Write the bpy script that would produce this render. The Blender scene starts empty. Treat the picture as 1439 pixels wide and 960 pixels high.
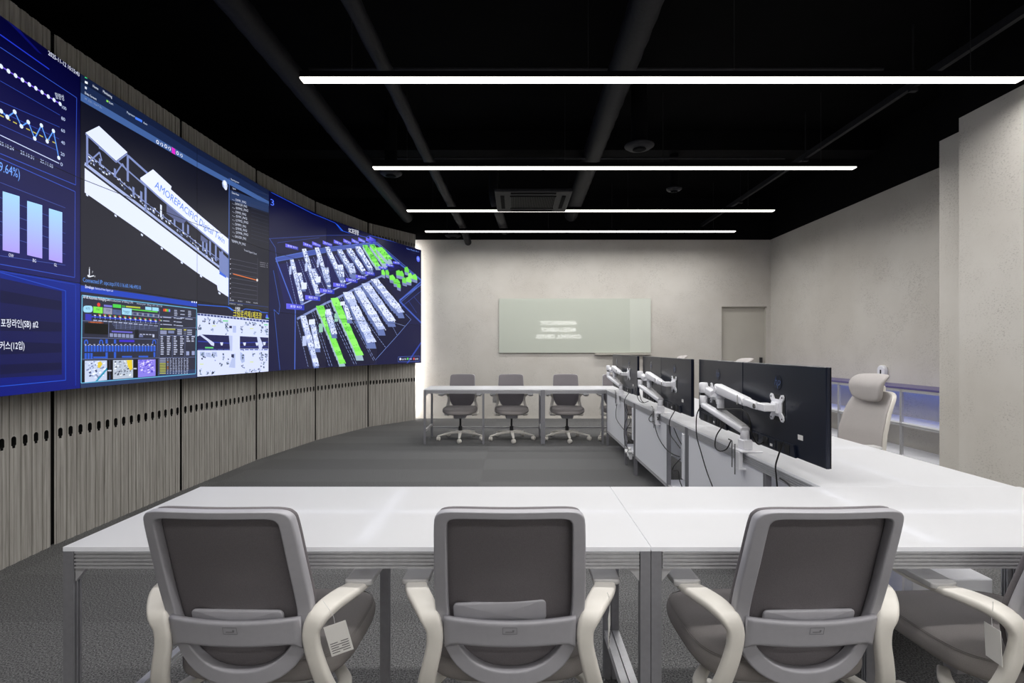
import bpy, math, random
from mathutils import Vector, Matrix
from mathutils.geometry import tessellate_polygon
R = math.radians
PI = math.pi
SC = bpy.context.scene
COL = SC.collection
random.seed(7)

# ------------------------------------------------------------------ camera, world, exposure
H = 1.283            # eye height
F = 710.0            # focal length in pixels of the 1439 px wide frame
VX, VY = 725.0, 490.0
cam_d = bpy.data.cameras.new('camera')
cam_d.sensor_width = 36.0
cam_d.lens = F / 1439.0 * 36.0
cam_d.shift_x = -(VX - 719.5) / 1439.0
cam_d.shift_y = (VY - 480.0) / 1439.0
cam_d.clip_start = 0.05
cam = bpy.data.objects.new('camera', cam_d)
COL.objects.link(cam)
cam.location = (0, 0, H)
cam.rotation_euler = (PI / 2, 0, 0)
SC.camera = cam
w = bpy.data.worlds.new('world')
SC.world = w
w.use_nodes = True
w.node_tree.nodes['Background'].inputs[0].default_value = (0.02, 0.022, 0.03, 1)
w.node_tree.nodes['Background'].inputs[1].default_value = 0.3
SC.view_settings.view_transform = 'Standard'
SC.view_settings.look = 'None'
SC.view_settings.exposure = 0.0
SC.view_settings.gamma = 1.0
SC.view_settings.use_curve_mapping = False
SC.cycles.max_bounces = 10
SC.cycles.diffuse_bounces = 6
SC.cycles.glossy_bounces = 4
SC.cycles.transmission_bounces = 6
SC.cycles.caustics_reflective = False
SC.cycles.caustics_refractive = False
SC.cycles.use_denoising = True
SC.cycles.sample_clamp_indirect = 8.0
STRIP = 3.2          # radiance of the lamp diffusers
LAMP_W = 50.0        # power of each linear lamp, thrown downwards
COVE = 42.0          # vertical strip at the end of the screen wall
SHELF_LED = 4.5

# ------------------------------------------------------------------ materials
def lin(c):
    return tuple(((v / 255.0) / 12.92 if v / 255.0 <= 0.04045 else ((v / 255.0 + 0.055) / 1.055) ** 2.4) for v in c)

def mat(name, rgb, rough=0.5, metal=0.0, **kw):
    m = bpy.data.materials.new(name)
    m.use_nodes = True
    b = m.node_tree.nodes['Principled BSDF']
    b.inputs['Base Color'].default_value = (*lin(rgb), 1)
    b.inputs['Roughness'].default_value = rough
    b.inputs['Metallic'].default_value = metal
    for k, v in kw.items():
        b.inputs[k.replace('_', ' ')].default_value = v
    return m

def noisy(m, scale=40, amt=0.15, bump=0.0, stretch=(1, 1, 1), detail=4, bscale=None, dist=0.01):
    nt = m.node_tree; N = nt.nodes; L = nt.links
    b = N['Principled BSDF']
    tc = N.new('ShaderNodeTexCoord'); mp = N.new('ShaderNodeMapping')
    mp.inputs['Scale'].default_value = stretch
    L.new(tc.outputs['Object'], mp.inputs[0])
    n = N.new('ShaderNodeTexNoise'); n.inputs['Scale'].default_value = scale; n.inputs['Detail'].default_value = detail
    L.new(mp.outputs[0], n.inputs['Vector'])
    if amt:
        r = N.new('ShaderNodeMapRange')
        r.inputs['From Min'].default_value = 0.3; r.inputs['From Max'].default_value = 0.7
        r.inputs['To Min'].default_value = 1 - amt; r.inputs['To Max'].default_value = 1 + amt
        L.new(n.outputs['Fac'], r.inputs['Value'])
        mx = N.new('ShaderNodeVectorMath'); mx.operation = 'SCALE'
        mx.inputs[0].default_value = b.inputs['Base Color'].default_value[:3]
        L.new(r.outputs[0], mx.inputs['Scale']); L.new(mx.outputs[0], b.inputs['Base Color'])
    if bump:
        n2 = n
        if bscale:
            n2 = N.new('ShaderNodeTexNoise'); n2.inputs['Scale'].default_value = bscale; n2.inputs['Detail'].default_value = detail
            L.new(mp.outputs[0], n2.inputs['Vector'])
        bp = N.new('ShaderNodeBump'); bp.inputs['Strength'].default_value = bump; bp.inputs['Distance'].default_value = dist
        L.new(n2.outputs['Fac'], bp.inputs['Height']); L.new(bp.outputs[0], b.inputs['Normal'])
    return m

def emis(name, rgb, strength):
    m = bpy.data.materials.new(name); m.use_nodes = True
    nt = m.node_tree; nt.nodes.clear()
    e = nt.nodes.new('ShaderNodeEmission'); o = nt.nodes.new('ShaderNodeOutputMaterial')
    e.inputs[0].default_value = (*rgb, 1); e.inputs[1].default_value = strength
    nt.links.new(e.outputs[0], o.inputs[0])
    return m

def plaster_mat():
    m = mat('plaster', (198, 192, 184), 0.85)
    nt = m.node_tree; N = nt.nodes; L = nt.links; b = N['Principled BSDF']
    tc = N.new('ShaderNodeTexCoord')
    big = N.new('ShaderNodeTexNoise'); big.inputs['Scale'].default_value = 0.9; big.inputs['Detail'].default_value = 5; big.inputs['Roughness'].default_value = 0.6
    L.new(tc.outputs['Object'], big.inputs['Vector'])
    mask = N.new('ShaderNodeTexNoise'); mask.inputs['Scale'].default_value = 2.6; mask.inputs['Detail'].default_value = 3
    L.new(tc.outputs['Object'], mask.inputs['Vector'])
    mp = N.new('ShaderNodeMapping'); mp.inputs['Scale'].default_value = (1, 1, 1.7)
    L.new(tc.outputs['Object'], mp.inputs[0])
    pit = N.new('ShaderNodeTexNoise'); pit.inputs['Scale'].default_value = 62; pit.inputs['Detail'].default_value = 3; pit.inputs['Distortion'].default_value = 0.6
    L.new(mp.outputs[0], pit.inputs['Vector'])
    r1 = N.new('ShaderNodeMapRange'); r1.inputs['From Min'].default_value = 0.35; r1.inputs['From Max'].default_value = 0.65
    L.new(big.outputs['Fac'], r1.inputs['Value'])
    cr = N.new('ShaderNodeMix'); cr.data_type = 'RGBA'
    cr.inputs['A'].default_value = (*lin((200, 195, 187)), 1); cr.inputs['B'].default_value = (*lin((211, 207, 200)), 1)
    L.new(r1.outputs[0], cr.inputs['Factor'])
    r2 = N.new('ShaderNodeMapRange'); r2.inputs['From Min'].default_value = 0.42; r2.inputs['From Max'].default_value = 0.62
    L.new(mask.outputs['Fac'], r2.inputs['Value'])
    r3 = N.new('ShaderNodeMapRange'); r3.inputs['From Min'].default_value = 0.57; r3.inputs['From Max'].default_value = 0.63
    L.new(pit.outputs['Fac'], r3.inputs['Value'])
    mu = N.new('ShaderNodeMath'); mu.operation = 'MULTIPLY'
    L.new(r2.outputs[0], mu.inputs[0]); L.new(r3.outputs[0], mu.inputs[1])
    m2 = N.new('ShaderNodeMix'); m2.data_type = 'RGBA'
    L.new(cr.outputs['Result'], m2.inputs['A']); m2.inputs['B'].default_value = (*lin((160, 155, 148)), 1)
    mu2 = N.new('ShaderNodeMath'); mu2.operation = 'MULTIPLY'; mu2.inputs[1].default_value = 0.5
    L.new(mu.outputs[0], mu2.inputs[0]); L.new(mu2.outputs[0], m2.inputs['Factor'])
    L.new(m2.outputs['Result'], b.inputs['Base Color'])
    bp = N.new('ShaderNodeBump'); bp.inputs['Strength'].default_value = 0.5; bp.inputs['Distance'].default_value = 0.006; bp.invert = True
    L.new(mu.outputs[0], bp.inputs['Height']); L.new(bp.outputs[0], b.inputs['Normal'])
    return m

def carpet_mat():
    m = mat('carpet', (74, 77, 77), 0.95)
    nt = m.node_tree; N = nt.nodes; L = nt.links; b = N['Principled BSDF']
    b.inputs['Specular IOR Level'].default_value = 0.1
    tc = N.new('ShaderNodeTexCoord')
    n1 = N.new('ShaderNodeTexNoise'); n1.inputs['Scale'].default_value = 150; n1.inputs['Detail'].default_value = 3
    n2 = N.new('ShaderNodeTexVoronoi'); n2.inputs['Scale'].default_value = 210
    chk = N.new('ShaderNodeTexChecker'); chk.inputs['Scale'].default_value = 2.0
    chk.inputs['Color1'].default_value = (1, 1, 1, 1); chk.inputs['Color2'].default_value = (0.90, 0.90, 0.90, 1)
    mp = N.new('ShaderNodeMapping'); mp.inputs['Scale'].default_value = (0.2, 1, 1); mp.inputs['Location'].default_value = (0.07, 0.13, 0.0)
    for n in (n1, n2): L.new(tc.outputs['Object'], n.inputs['Vector'])
    L.new(tc.outputs['Object'], mp.inputs[0]); L.new(mp.outputs[0], chk.inputs['Vector'])
    r = N.new('ShaderNodeMapRange'); r.inputs['From Min'].default_value = 0.32; r.inputs['From Max'].default_value = 0.7
    L.new(n1.outputs['Fac'], r.inputs['Value'])
    mx = N.new('ShaderNodeMix'); mx.data_type = 'RGBA'
    mx.inputs['A'].default_value = (*lin((58, 58, 59)), 1); mx.inputs['B'].default_value = (*lin((136, 136, 136)), 1)
    L.new(r.outputs[0], mx.inputs['Factor'])
    m2 = N.new('ShaderNodeMix'); m2.data_type = 'RGBA'; m2.blend_type = 'MULTIPLY'; m2.inputs['Factor'].default_value = 1
    L.new(mx.outputs['Result'], m2.inputs['A']); L.new(chk.outputs['Color'], m2.inputs['B'])
    L.new(m2.outputs['Result'], b.inputs['Base Color'])
    bp = N.new('ShaderNodeBump'); bp.inputs['Strength'].default_value = 0.6; bp.inputs['Distance'].default_value = 0.004
    L.new(n2.outputs['Distance'], bp.inputs['Height']); L.new(bp.outputs[0], b.inputs['Normal'])
    return m

def wood_mat():
    m = mat('grey_wood', (128, 121, 111), 0.7)
    nt = m.node_tree; N = nt.nodes; L = nt.links; b = N['Principled BSDF']
    tc = N.new('ShaderNodeTexCoord'); mp = N.new('ShaderNodeMapping'); mp.inputs['Scale'].default_value = (34, 34, 1.2)
    L.new(tc.outputs['Object'], mp.inputs[0])
    n = N.new('ShaderNodeTexNoise'); n.inputs['Scale'].default_value = 1.6; n.inputs['Detail'].default_value = 7; n.inputs['Roughness'].default_value = 0.65
    n.inputs['Distortion'].default_value = 0.4
    L.new(mp.outputs[0], n.inputs['Vector'])
    r = N.new('ShaderNodeMapRange'); r.inputs['From Min'].default_value = 0.28; r.inputs['From Max'].default_value = 0.72
    L.new(n.outputs['Fac'], r.inputs['Value'])
    mx = N.new('ShaderNodeMix'); mx.data_type = 'RGBA'
    mx.inputs['A'].default_value = (*lin((126, 122, 116)), 1); mx.inputs['B'].default_value = (*lin((182, 179, 173)), 1)
    L.new(r.outputs[0], mx.inputs['Factor']); L.new(mx.outputs['Result'], b.inputs['Base Color'])
    bp = N.new('ShaderNodeBump'); bp.inputs['Strength'].default_value = 0.25; bp.inputs['Distance'].default_value = 0.003
    L.new(n.outputs['Fac'], bp.inputs['Height']); L.new(bp.outputs[0], b.inputs['Normal'])
    return m

def acrylic_mat():
    m = bpy.data.materials.new('frosted_acrylic'); m.use_nodes = True
    nt = m.node_tree; N = nt.nodes; L = nt.links; N.clear()
    o = N.new('ShaderNodeOutputMaterial')
    d = N.new('ShaderNodeBsdfPrincipled'); d.inputs['Base Color'].default_value = (*lin((246, 246, 247)), 1)
    d.inputs['Roughness'].default_value = 0.38; d.inputs['Specular IOR Level'].default_value = 0.4
    t = N.new('ShaderNodeBsdfTranslucent'); t.inputs[0].default_value = (*lin((246, 247, 250)), 1)
    mx = N.new('ShaderNodeMixShader'); mx.inputs[0].default_value = 0.5
    L.new(d.outputs[0], mx.inputs[1]); L.new(t.outputs[0], mx.inputs[2]); L.new(mx.outputs[0], o.inputs[0])
    return m

def screen_mat():
    m = mat('screen_face', (2, 2, 3), 0.36)
    nt = m.node_tree; N = nt.nodes; L = nt.links; b = N['Principled BSDF']
    a = N.new('ShaderNodeAttribute'); a.attribute_name = 'Pic'
    L.new(a.outputs['Color'], b.inputs['Emission Color']); b.inputs['Emission Strength'].default_value = 1.2
    b.inputs['Specular IOR Level'].default_value = 0.3
    return m

def fabric(name, rgb, scale=900, rough=0.9, amt=0.12):
    m = noisy(mat(name, rgb, rough), scale, amt, 0.25, detail=2, dist=0.001)
    m.node_tree.nodes['Principled BSDF'].inputs['Specular IOR Level'].default_value = 0.2
    return m

M = dict(
    plaster=plaster_mat(), carpet=carpet_mat(), wood=wood_mat(), acrylic=acrylic_mat(), screen=screen_mat(),
    black=noisy(mat('black_paint', (11, 11, 13), 0.85, 0, Specular_IOR_Level=.08), 6, 0.25), ceil=noisy(mat('black_ceiling', (7, 7, 8), 0.9, 0, Specular_IOR_Level=.05), 3, 0.3, 0.1),
    duct=noisy(mat('dark_duct', (30, 30, 34), 0.6, 0, Specular_IOR_Level=.2), 30, 0.2, 0.2),
    gap=mat('shadow_gap', (6, 6, 6), 0.9),
    alu=noisy(mat('aluminium', (196, 196, 199), 0.42, 0.35), 60, 0.05, 0, (1, 1, 1)),
    bezel=mat('black_bezel', (9, 9, 11), 0.4),
    monitor=noisy(mat('monitor_plastic', (15, 22, 40), 0.30, 0.1, Specular_IOR_Level=.5), 120, 0.06), port=mat('port_black', (5, 5, 6), 0.5),
    logo=mat('logo_gloss', (34, 42, 62), 0.15, 0.7), logotext=mat('logo_text', (96, 116, 160), .2, .6), silver=mat('silver', (200, 202, 206), 0.3, 1.0),
    white=mat('white_lacquer', (244, 245, 250), 0.35), armwhite=mat('white_arm_paint', (246, 246, 250), 0.3),
    offwhite=noisy(mat('warm_white_plastic', (230, 226, 218), 0.42), 30, 0.02),
    plastic=noisy(mat('grey_plastic', (172, 171, 177), 0.42), 60, 0.02), pad=mat('pad_grey', (182, 181, 181), 0.55),
    fabric=fabric('grey_fabric', (146, 141, 139)), mesh=fabric('grey_mesh', (116, 112, 115), 600, 0.8, 0.14),
    lightmesh=fabric('light_grey_mesh', (178, 173, 171), 500, 0.85, 0.1),
    leg=noisy(mat('leg_aluminium', (148, 148, 153), 0.42, 0.35), 60, 0.05),
    mark=mat('pressed_mark', (128, 127, 131), .5),
    dark=mat('dark_plastic', (40, 40, 42), 0.5), chrome=mat('steel', (170, 170, 172), 0.25, 1.0),
    cable=mat('black_cable', (14, 14, 15), 0.5), wcable=mat('white_cable', (225, 225, 225), 0.5),
    lamp=emis('lamp_diffuser', (1.0, 0.965, 0.92), STRIP), cove=emis('cove_led', (1.0, 0.97, 0.94), COVE),
    shelfled=emis('blue_led', (0.10, 0.22, 1.0), SHELF_LED), sign=emis('sign_letters', (1, 1, 1), 13.0),
    purple=mat('violet_shelf_top', (92, 84, 138), 0.35), blue=mat('blue_light_slab', (6, 14, 150), 0.4),
    card=mat('white_card', (228, 226, 222), 0.8), ink=mat('ink', (90, 88, 90), 0.8), glass=None, door=noisy(mat('door_paint', (190, 186, 176), 0.7), 3, 0.03),
)
g = mat('glass_board_face', (196, 201, 190), 0.04); g.node_tree.nodes['Principled BSDF'].inputs['Specular IOR Level'].default_value = 0.5
M['glass'] = g
M['glass'].node_tree.nodes['Principled BSDF'].inputs['Roughness'].default_value = 0.0

# ------------------------------------------------------------------ mesh helpers
class MB:
    def __init__(s): s.v = []; s.f = []; s.m = []; s.sm = []
    def add(s, vs, fs, mi=0, smooth=False):
        o = len(s.v); s.v += [tuple(p) for p in vs]
        for f in fs: s.f.append([i + o for i in f]); s.m.append(mi); s.sm.append(smooth)
        return s
    def box(s, x0, x1, y0, y1, z0, z1, mi=0, b=0.0):
        if b <= 0:
            vs = [(x, y, z) for z in (z0, z1) for y in (y0, y1) for x in (x0, x1)]
            return s.add(vs, [(0, 2, 3, 1), (4, 5, 7, 6), (0, 1, 5, 4), (2, 6, 7, 3), (0, 4, 6, 2), (1, 3, 7, 5)], mi)
        # chamfered box
        pts = []; idx = {}
        cx, cy, cz = (x0 + x1) / 2, (y0 + y1) / 2, (z0 + z1) / 2
        hx, hy, hz = (x1 - x0) / 2, (y1 - y0) / 2, (z1 - z0) / 2
        for sx in (-1, 1):
            for sy in (-1, 1):
                for sz in (-1, 1):
                    for a in range(3):
                        h = [hx - b, hy - b, hz - b]; h[a] += b
                        idx[(sx, sy, sz, a)] = len(pts)
                        pts.append((cx + sx * h[0], cy + sy * h[1], cz + sz * h[2]))
        fs = []
        for sx in (-1, 1):
            for sy in (-1, 1):
                for sz in (-1, 1):
                    t = [idx[(sx, sy, sz, a)] for a in range(3)]
                    fs.append(t if sx * sy * sz > 0 else t[::-1])
        def q(a, s1, keys):
            fs.append([idx[k + (a,)] for k in keys])
        for sg in (-1, 1):
            f = [(sg, -1, -1), (sg, 1, -1), (sg, 1, 1), (sg, -1, 1)]; q(0, sg, f if sg > 0 else f[::-1])
            f = [(-1, sg, -1), (-1, sg, 1), (1, sg, 1), (1, sg, -1)]; q(1, sg, f if sg > 0 else f[::-1])
            f = [(-1, -1, sg), (1, -1, sg), (1, 1, sg), (-1, 1, sg)]; q(2, sg, f if sg > 0 else f[::-1])
        for s1 in (-1, 1):
            for s2 in (-1, 1):
                for (a, b2, mk) in ((0, 1, lambda t: (s1, s2, t)), (0, 2, lambda t: (s1, t, s2)), (1, 2, lambda t: (t, s1, s2))):
                    f = [idx[mk(-1) + (a,)], idx[mk(1) + (a,)], idx[mk(1) + (b2,)], idx[mk(-1) + (b2,)]]
                    fs.append(f)
        return s.add(pts, fs, mi)
    def sweep(s, pts, secs, up=None, mi=0, cap=True, closed=False, smooth=True):
        """pts: path; secs: list (per point) of section rings [(a,b)..] a along side, b along normal"""
        P = [Vector(p) for p in pts]; n = len(P); k = len(secs[0]); rings = []
        prev = Vector(up) if up else None
        for i in range(n):
            if closed: t = P[(i + 1) % n] - P[i - 1]
            else: t = P[min(i + 1, n - 1)] - P[max(i - 1, 0)]
            t.normalize()
            u = prev if prev is not None else (Vector((0, 0, 1)) if abs(t.z) < 0.9 else Vector((0, 1, 0)))
            nrm = u - t * u.dot(t)
            if nrm.length < 1e-4: nrm = Vector((1, 0, 0)) - t * t.x
            nrm.normalize()
            if not up: prev = nrm
            side = t.cross(nrm)
            rings.append([tuple(P[i] + side * a + nrm * b) for a, b in secs[i]])
        vs = [p for r in rings for p in r]; fs = []
        m = n if closed else n - 1
        for i in range(m):
            j = (i + 1) % n
            for q in range(k):
                q2 = (q + 1) % k
                fs.append((i * k + q, i * k + q2, j * k + q2, j * k + q))
        s.add(vs, fs, mi, smooth)
        if cap and not closed:
            s.add(rings[0], [list(range(k))[::-1]], mi); s.add(rings[-1], [list(range(k))], mi)
        return s
    def tube(s, pts, r, k=8, mi=0, closed=False, cap=True):
        rr = r if isinstance(r, (list, tuple)) else [r] * len(pts)
        secs = [[(q * math.cos(2 * PI * i / k), q * math.sin(2 * PI * i / k)) for i in range(k)] for q in rr]
        return s.sweep(pts, secs, None, mi, cap, closed)
    def bar(s, p0, p1, w_, h_, mi=0, up=(0, 0, 1), r=0.0):
        sec = rrect(w_ / 2, h_ / 2, r, 3) if r else [(-w_ / 2, -h_ / 2), (w_ / 2, -h_ / 2), (w_ / 2, h_ / 2), (-w_ / 2, h_ / 2)]
        return s.sweep([p0, p1], [sec, sec], up, mi, True, False, bool(r))
    def cyl(s, c, r, h, ax='z', k=24, mi=0, r2=None, b=0.0):
        r2 = r if r2 is None else r2
        prof = [(r, 0), (r2, h)] if b <= 0 else [(r - b, 0), (r, b), (r2, h - b), (r2 - b, h)]
        return s.lathe(c, prof, ax, k, mi)
    def lathe(s, c, prof, ax='z', k=24, mi=0, smooth=True):
        vs = []
        for (r, h) in prof:
            for i in range(k):
                a = 2 * PI * i / k
                p = {'z': (r * math.cos(a), r * math.sin(a), h), 'y': (r * math.sin(a), h, r * math.cos(a)), 'x': (h, r * math.cos(a), r * math.sin(a))}[ax]
                vs.append((c[0] + p[0], c[1] + p[1], c[2] + p[2]))
        fs = []
        for j in range(len(prof) - 1):
            for i in range(k):
                i2 = (i + 1) % k
                fs.append((j * k + i, j * k + i2, (j + 1) * k + i2, (j + 1) * k + i))
        s.add(vs, fs, mi, smooth)
        n = len(prof) - 1
        s.add(vs[:k], [list(range(k))[::-1]], mi); s.add(vs[n * k:], [list(range(k))], mi)
        return s
    def plate(s, outline, t, f, er=0.006, bf=0.0, bb=0.0, mi=0, ns=7):
        """rounded plate: outline [(u,v)] about its centre, thickness t, f(u,v,w) maps to space"""
        n = len(outline); cu = sum(p[0] for p in outline) / n; cv = sum(p[1] for p in outline) / n
        sz = max(max(abs(p[0] - cu) for p in outline), max(abs(p[1] - cv) for p in outline))
        e = er / sz
        sc = [1 - e * (1 - math.cos(a)) for a in (PI / 2, PI / 3, PI / 6, 0)][::1]
        ringsF = [(1 - e, t / 2), (1 - e * 0.4, t / 2 - er * 0.22), (1 - e * 0.08, t / 2 - er * 0.62), (1, t / 2 - er)]
        ins = [0.12 + (1 - e - 0.12) * i / ns for i in range(ns)]
        seq = [(q, t / 2) for q in ins] + ringsF + [(a, -b) for a, b in ringsF[::-1]] + [(q, -t / 2) for q in ins[::-1]]
        vs = []
        for (q, w0) in seq:
            bg = (bf if w0 > 0 else bb) * (1 - q * q)
            for (u, v) in outline:
                vs.append(f(cu + (u - cu) * q, cv + (v - cv) * q, w0 + (bg if w0 > 0 else -bg)))
        m_ = len(seq); fs = []
        for j in range(m_ - 1):
            for i in range(n):
                i2 = (i + 1) % n
                fs.append((j * n + i, j * n + i2, (j + 1) * n + i2, (j + 1) * n + i))
        vs.append(f(cu, cv, t / 2 + bf)); vs.append(f(cu, cv, -t / 2 - bb))
        for i in range(n):
            i2 = (i + 1) % n
            fs.append((len(vs) - 2, i2, i)); fs.append((len(vs) - 1, (m_ - 1) * n + i, (m_ - 1) * n + i2))
        return s.add(vs, fs, mi, True)
    def ring(s, outer, inner, t, f, er=0.005, mi=0):
        n = len(outer); vs = []
        sec = [(0, -.5), (0, .5), (.03, .9), (.09, 1), (.16, 1), (.5, 1), (.84, 1), (.91, 1), (.97, .9), (1, .5), (1, -.5), (.9, -1), (.5, -1), (.1, -1)]
        for (o, i_) in zip(outer, inner):
            for (a, b) in sec:
                bb = (t / 2 - er) * (1 if b > 0 else -1) if abs(b) == .5 else (t / 2 - er * .3 if abs(b) < 1 else t / 2 * b)
                vs.append(f(o[0] + (i_[0] - o[0]) * a, o[1] + (i_[1] - o[1]) * a, bb))
        k = len(sec); fs = []
        for i in range(n):
            j = (i + 1) % n
            for q in range(k):
                q2 = (q + 1) % k
                fs.append((i * k + q, i * k + q2, j * k + q2, j * k + q))
        return s.add(vs, fs, mi, True)
    def prism(s, poly, f, w0, w1, mi=0, smooth=False):
        """extrude a 2-D polygon between w0 and w1, mapped by f(u,v,w)"""
        n = len(poly)
        a = [f(u, v, w0) for u, v in poly]; b = [f(u, v, w1) for u, v in poly]
        s.add(a + b, [(i, (i + 1) % n, n + (i + 1) % n, n + i) for i in range(n)], mi, smooth)
        tr = tessellate_polygon([[Vector((u, v, 0)) for u, v in poly]])
        s.add(a, [t[::-1] for t in tr], mi); s.add(b, [tuple(t) for t in tr], mi)
        return s
    def build(s, name, mats, parent=None, label=None, loc=None):
        me = bpy.data.meshes.new(name)
        me.from_pydata(s.v, [], s.f)
        for m_ in (mats if isinstance(mats, (list, tuple)) else [mats]): me.materials.append(m_)
        for p, mi, sm in zip(me.polygons, s.m, s.sm): p.material_index = mi; p.use_smooth = sm
        me.validate(clean_customdata=False)
        import bmesh
        bm = bmesh.new(); bm.from_mesh(me)
        bmesh.ops.recalc_face_normals(bm, faces=bm.faces); bm.to_mesh(me); bm.free()
        me.update()
        o = bpy.data.objects.new(name, me); COL.objects.link(o)
        if parent: o.parent = parent
        if label: o['label'] = label
        if loc: o.location = loc
        return o

def rrect(a, b, r, k=4):
    r = min(r, a, b); out = []
    for (sx, sy, st) in ((1, 1, 0), (-1, 1, 1), (-1, -1, 2), (1, -1, 3)):
        for i in range(k + 1):
            t = (st + i / k) * PI / 2
            out.append((sx * (a - r) + r * math.cos(t), sy * (b - r) + r * math.sin(t)))
    return out

def smooth_path(pts, n=6, closed=False):
    P = [Vector(p) for p in pts]; out = []; m = len(P)
    rng = range(m) if closed else range(m - 1)
    for i in rng:
        if closed: a, b, c, d = P[i - 1], P[i], P[(i + 1) % m], P[(i + 2) % m]
        else: a, b, c, d = P[max(i - 1, 0)], P[i], P[i + 1], P[min(i + 2, m - 1)]
        for k in range(n):
            t = k / n
            out.append(0.5 * ((2 * b) + (c - a) * t + (2 * a - 5 * b + 4 * c - d) * t * t + (3 * b - a - 3 * c + d) * t ** 3))
    if not closed: out.append(P[-1])
    return [tuple(p) for p in out]

def thing(name, label, cat, loc=(0, 0, 0), rz=0.0, group=None):
    o = bpy.data.objects.new(name, None); COL.objects.link(o)
    o.empty_display_size = 0.1
    o.location = loc; o.rotation_euler = (0, 0, rz)
    return tag(o, label, cat, group)

def tag(o, label, cat, group=None):
    o['label'] = label; o['category'] = cat
    if group: o['group'] = group
    return o

def struct(o): o['kind'] = 'structure'; return o

def kids(o): return [c for c in SC.objects if c.parent == o]

def dup(root, label, loc, rz=None, group=None):
    def cp(o, par):
        c = o.copy(); COL.objects.link(c); c.parent = par
        for ch in kids(o): cp(ch, c)
        return c
    src = [(root, kids(root))]
    c = cp(root, None); c.location = loc
    if rz is not None: c.rotation_euler = (0, 0, rz)
    c['label'] = label
    if group: c['group'] = group
    return c

def ray(x, y): return Vector(((x - VX) / F, 1.0, (VY - y) / F))
def on_X(x, y, X): d = ray(x, y); return Vector((0, 0, H)) + d * (X / d.x)
def on_Y(x, y, Y): d = ray(x, y); return Vector((0, 0, H)) + d * Y

def text_tris(s, bold=False):
    cu = bpy.data.curves.new('t', 'FONT'); cu.body = s; cu.resolution_u = 2; cu.size = 1.0
    if bold: cu.offset = 0.004
    o = bpy.data.objects.new('t', cu); COL.objects.link(o)
    dg = bpy.context.evaluated_depsgraph_get(); ev = o.evaluated_get(dg)
    me = ev.to_mesh(); me.calc_loop_triangles()
    vs = [(v.co.x, v.co.y) for v in me.vertices]
    tr = [[vs[i] for i in t.vertices] for t in me.loop_triangles]
    ev.to_mesh_clear(); bpy.data.objects.remove(o); bpy.data.curves.remove(cu)
    if not tr: return [], 1.0
    x0 = min(p[0] for t in tr for p in t); x1 = max(p[0] for t in tr for p in t)
    return [[(p[0] - x0, p[1]) for p in t] for t in tr], x1 - x0

# ------------------------------------------------------------------ the room shell
BACK, REAR = 9.27, -3.2
WT = 3.28; CT = 4.05
RX = 4.67
o = MB().box(-4.6, 5.4, REAR - 0.1, BACK + 0.15, -0.1, 0).build('floor', M['carpet']); struct(o)
o = MB().box(-4.6, 5.4, REAR - 0.1, BACK + 0.15, CT, CT + 0.1).build('ceiling', M['ceil']); struct(o)
# back wall, with the door recess cut out
DX0, DX1, DZ = 3.775, 4.60, 2.055
mb = MB().box(-4.6, DX0, BACK, BACK + 0.12, 0, WT).box(DX1, 5.4, BACK, BACK + 0.12, 0, WT).box(DX0, DX1, BACK, BACK + 0.12, DZ, WT)
struct(mb.build('wall_back', M['plaster']))
struct(MB().box(-4.6, 5.4, BACK + 0.001, BACK + 0.12, WT, CT).build('wall_back_upper', M['black']))
d = struct(MB().box(DX0 + 0.004, DX1 - 0.004, BACK + 0.07, BACK + 0.11, 0.005, DZ - 0.004).build('door_1', M['door']))
mb = MB()
for (a, b, c, e) in ((DX0, DX0 + 0.012, 0, DZ), (DX1 - 0.012, DX1, 0, DZ), (DX0, DX1, DZ - 0.012, DZ)):
    mb.box(a, b, BACK + 0.02, BACK + 0.075, c, e)
mb.build('door_frame', M['door'], d)
MB().box(DX1 - 0.10, DX1 - 0.06, BACK + 0.03, BACK + 0.07, 0.98, 1.12).build('door_handle', M['dark'], d)
# right walls
struct(MB().box(RX, RX + 0.12, 4.87, BACK, 0, WT).build('wall_right', M['plaster']))
struct(MB().box(4.08, RX + 0.12, 4.38, 4.868, 0, WT).build('wall_pillar', M['plaster']))
struct(MB().box(3.84, RX + 0.12, REAR, 4.379, 0, WT).build('wall_right_near', M['plaster']))
struct(MB().box(RX + 0.001, RX + 0.12, 4.87, BACK, WT, CT).box(4.081, RX + 0.12, 4.38, 4.87, WT, CT).box(3.841, RX + 0.12, REAR, 4.38, WT, CT).build('wall_right_upper', M['black']))
struct(MB().box(-4.6, 3.84, REAR - 0.1, REAR, 0, WT).build('wall_rear', M['plaster']))
struct(MB().box(-4.6, 3.84, REAR - 0.1, REAR, WT, CT).build('wall_rear_upper', M['black']))
struct(MB().box(-4.62, -4.5, REAR, BACK, 0, CT).build('wall_left', M['black']))
struct(MB().box(-1.72, DX0, BACK - 0.012, BACK - 0.0005, 0, 0.022).build('baseboard_back', M['plaster']))

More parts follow.
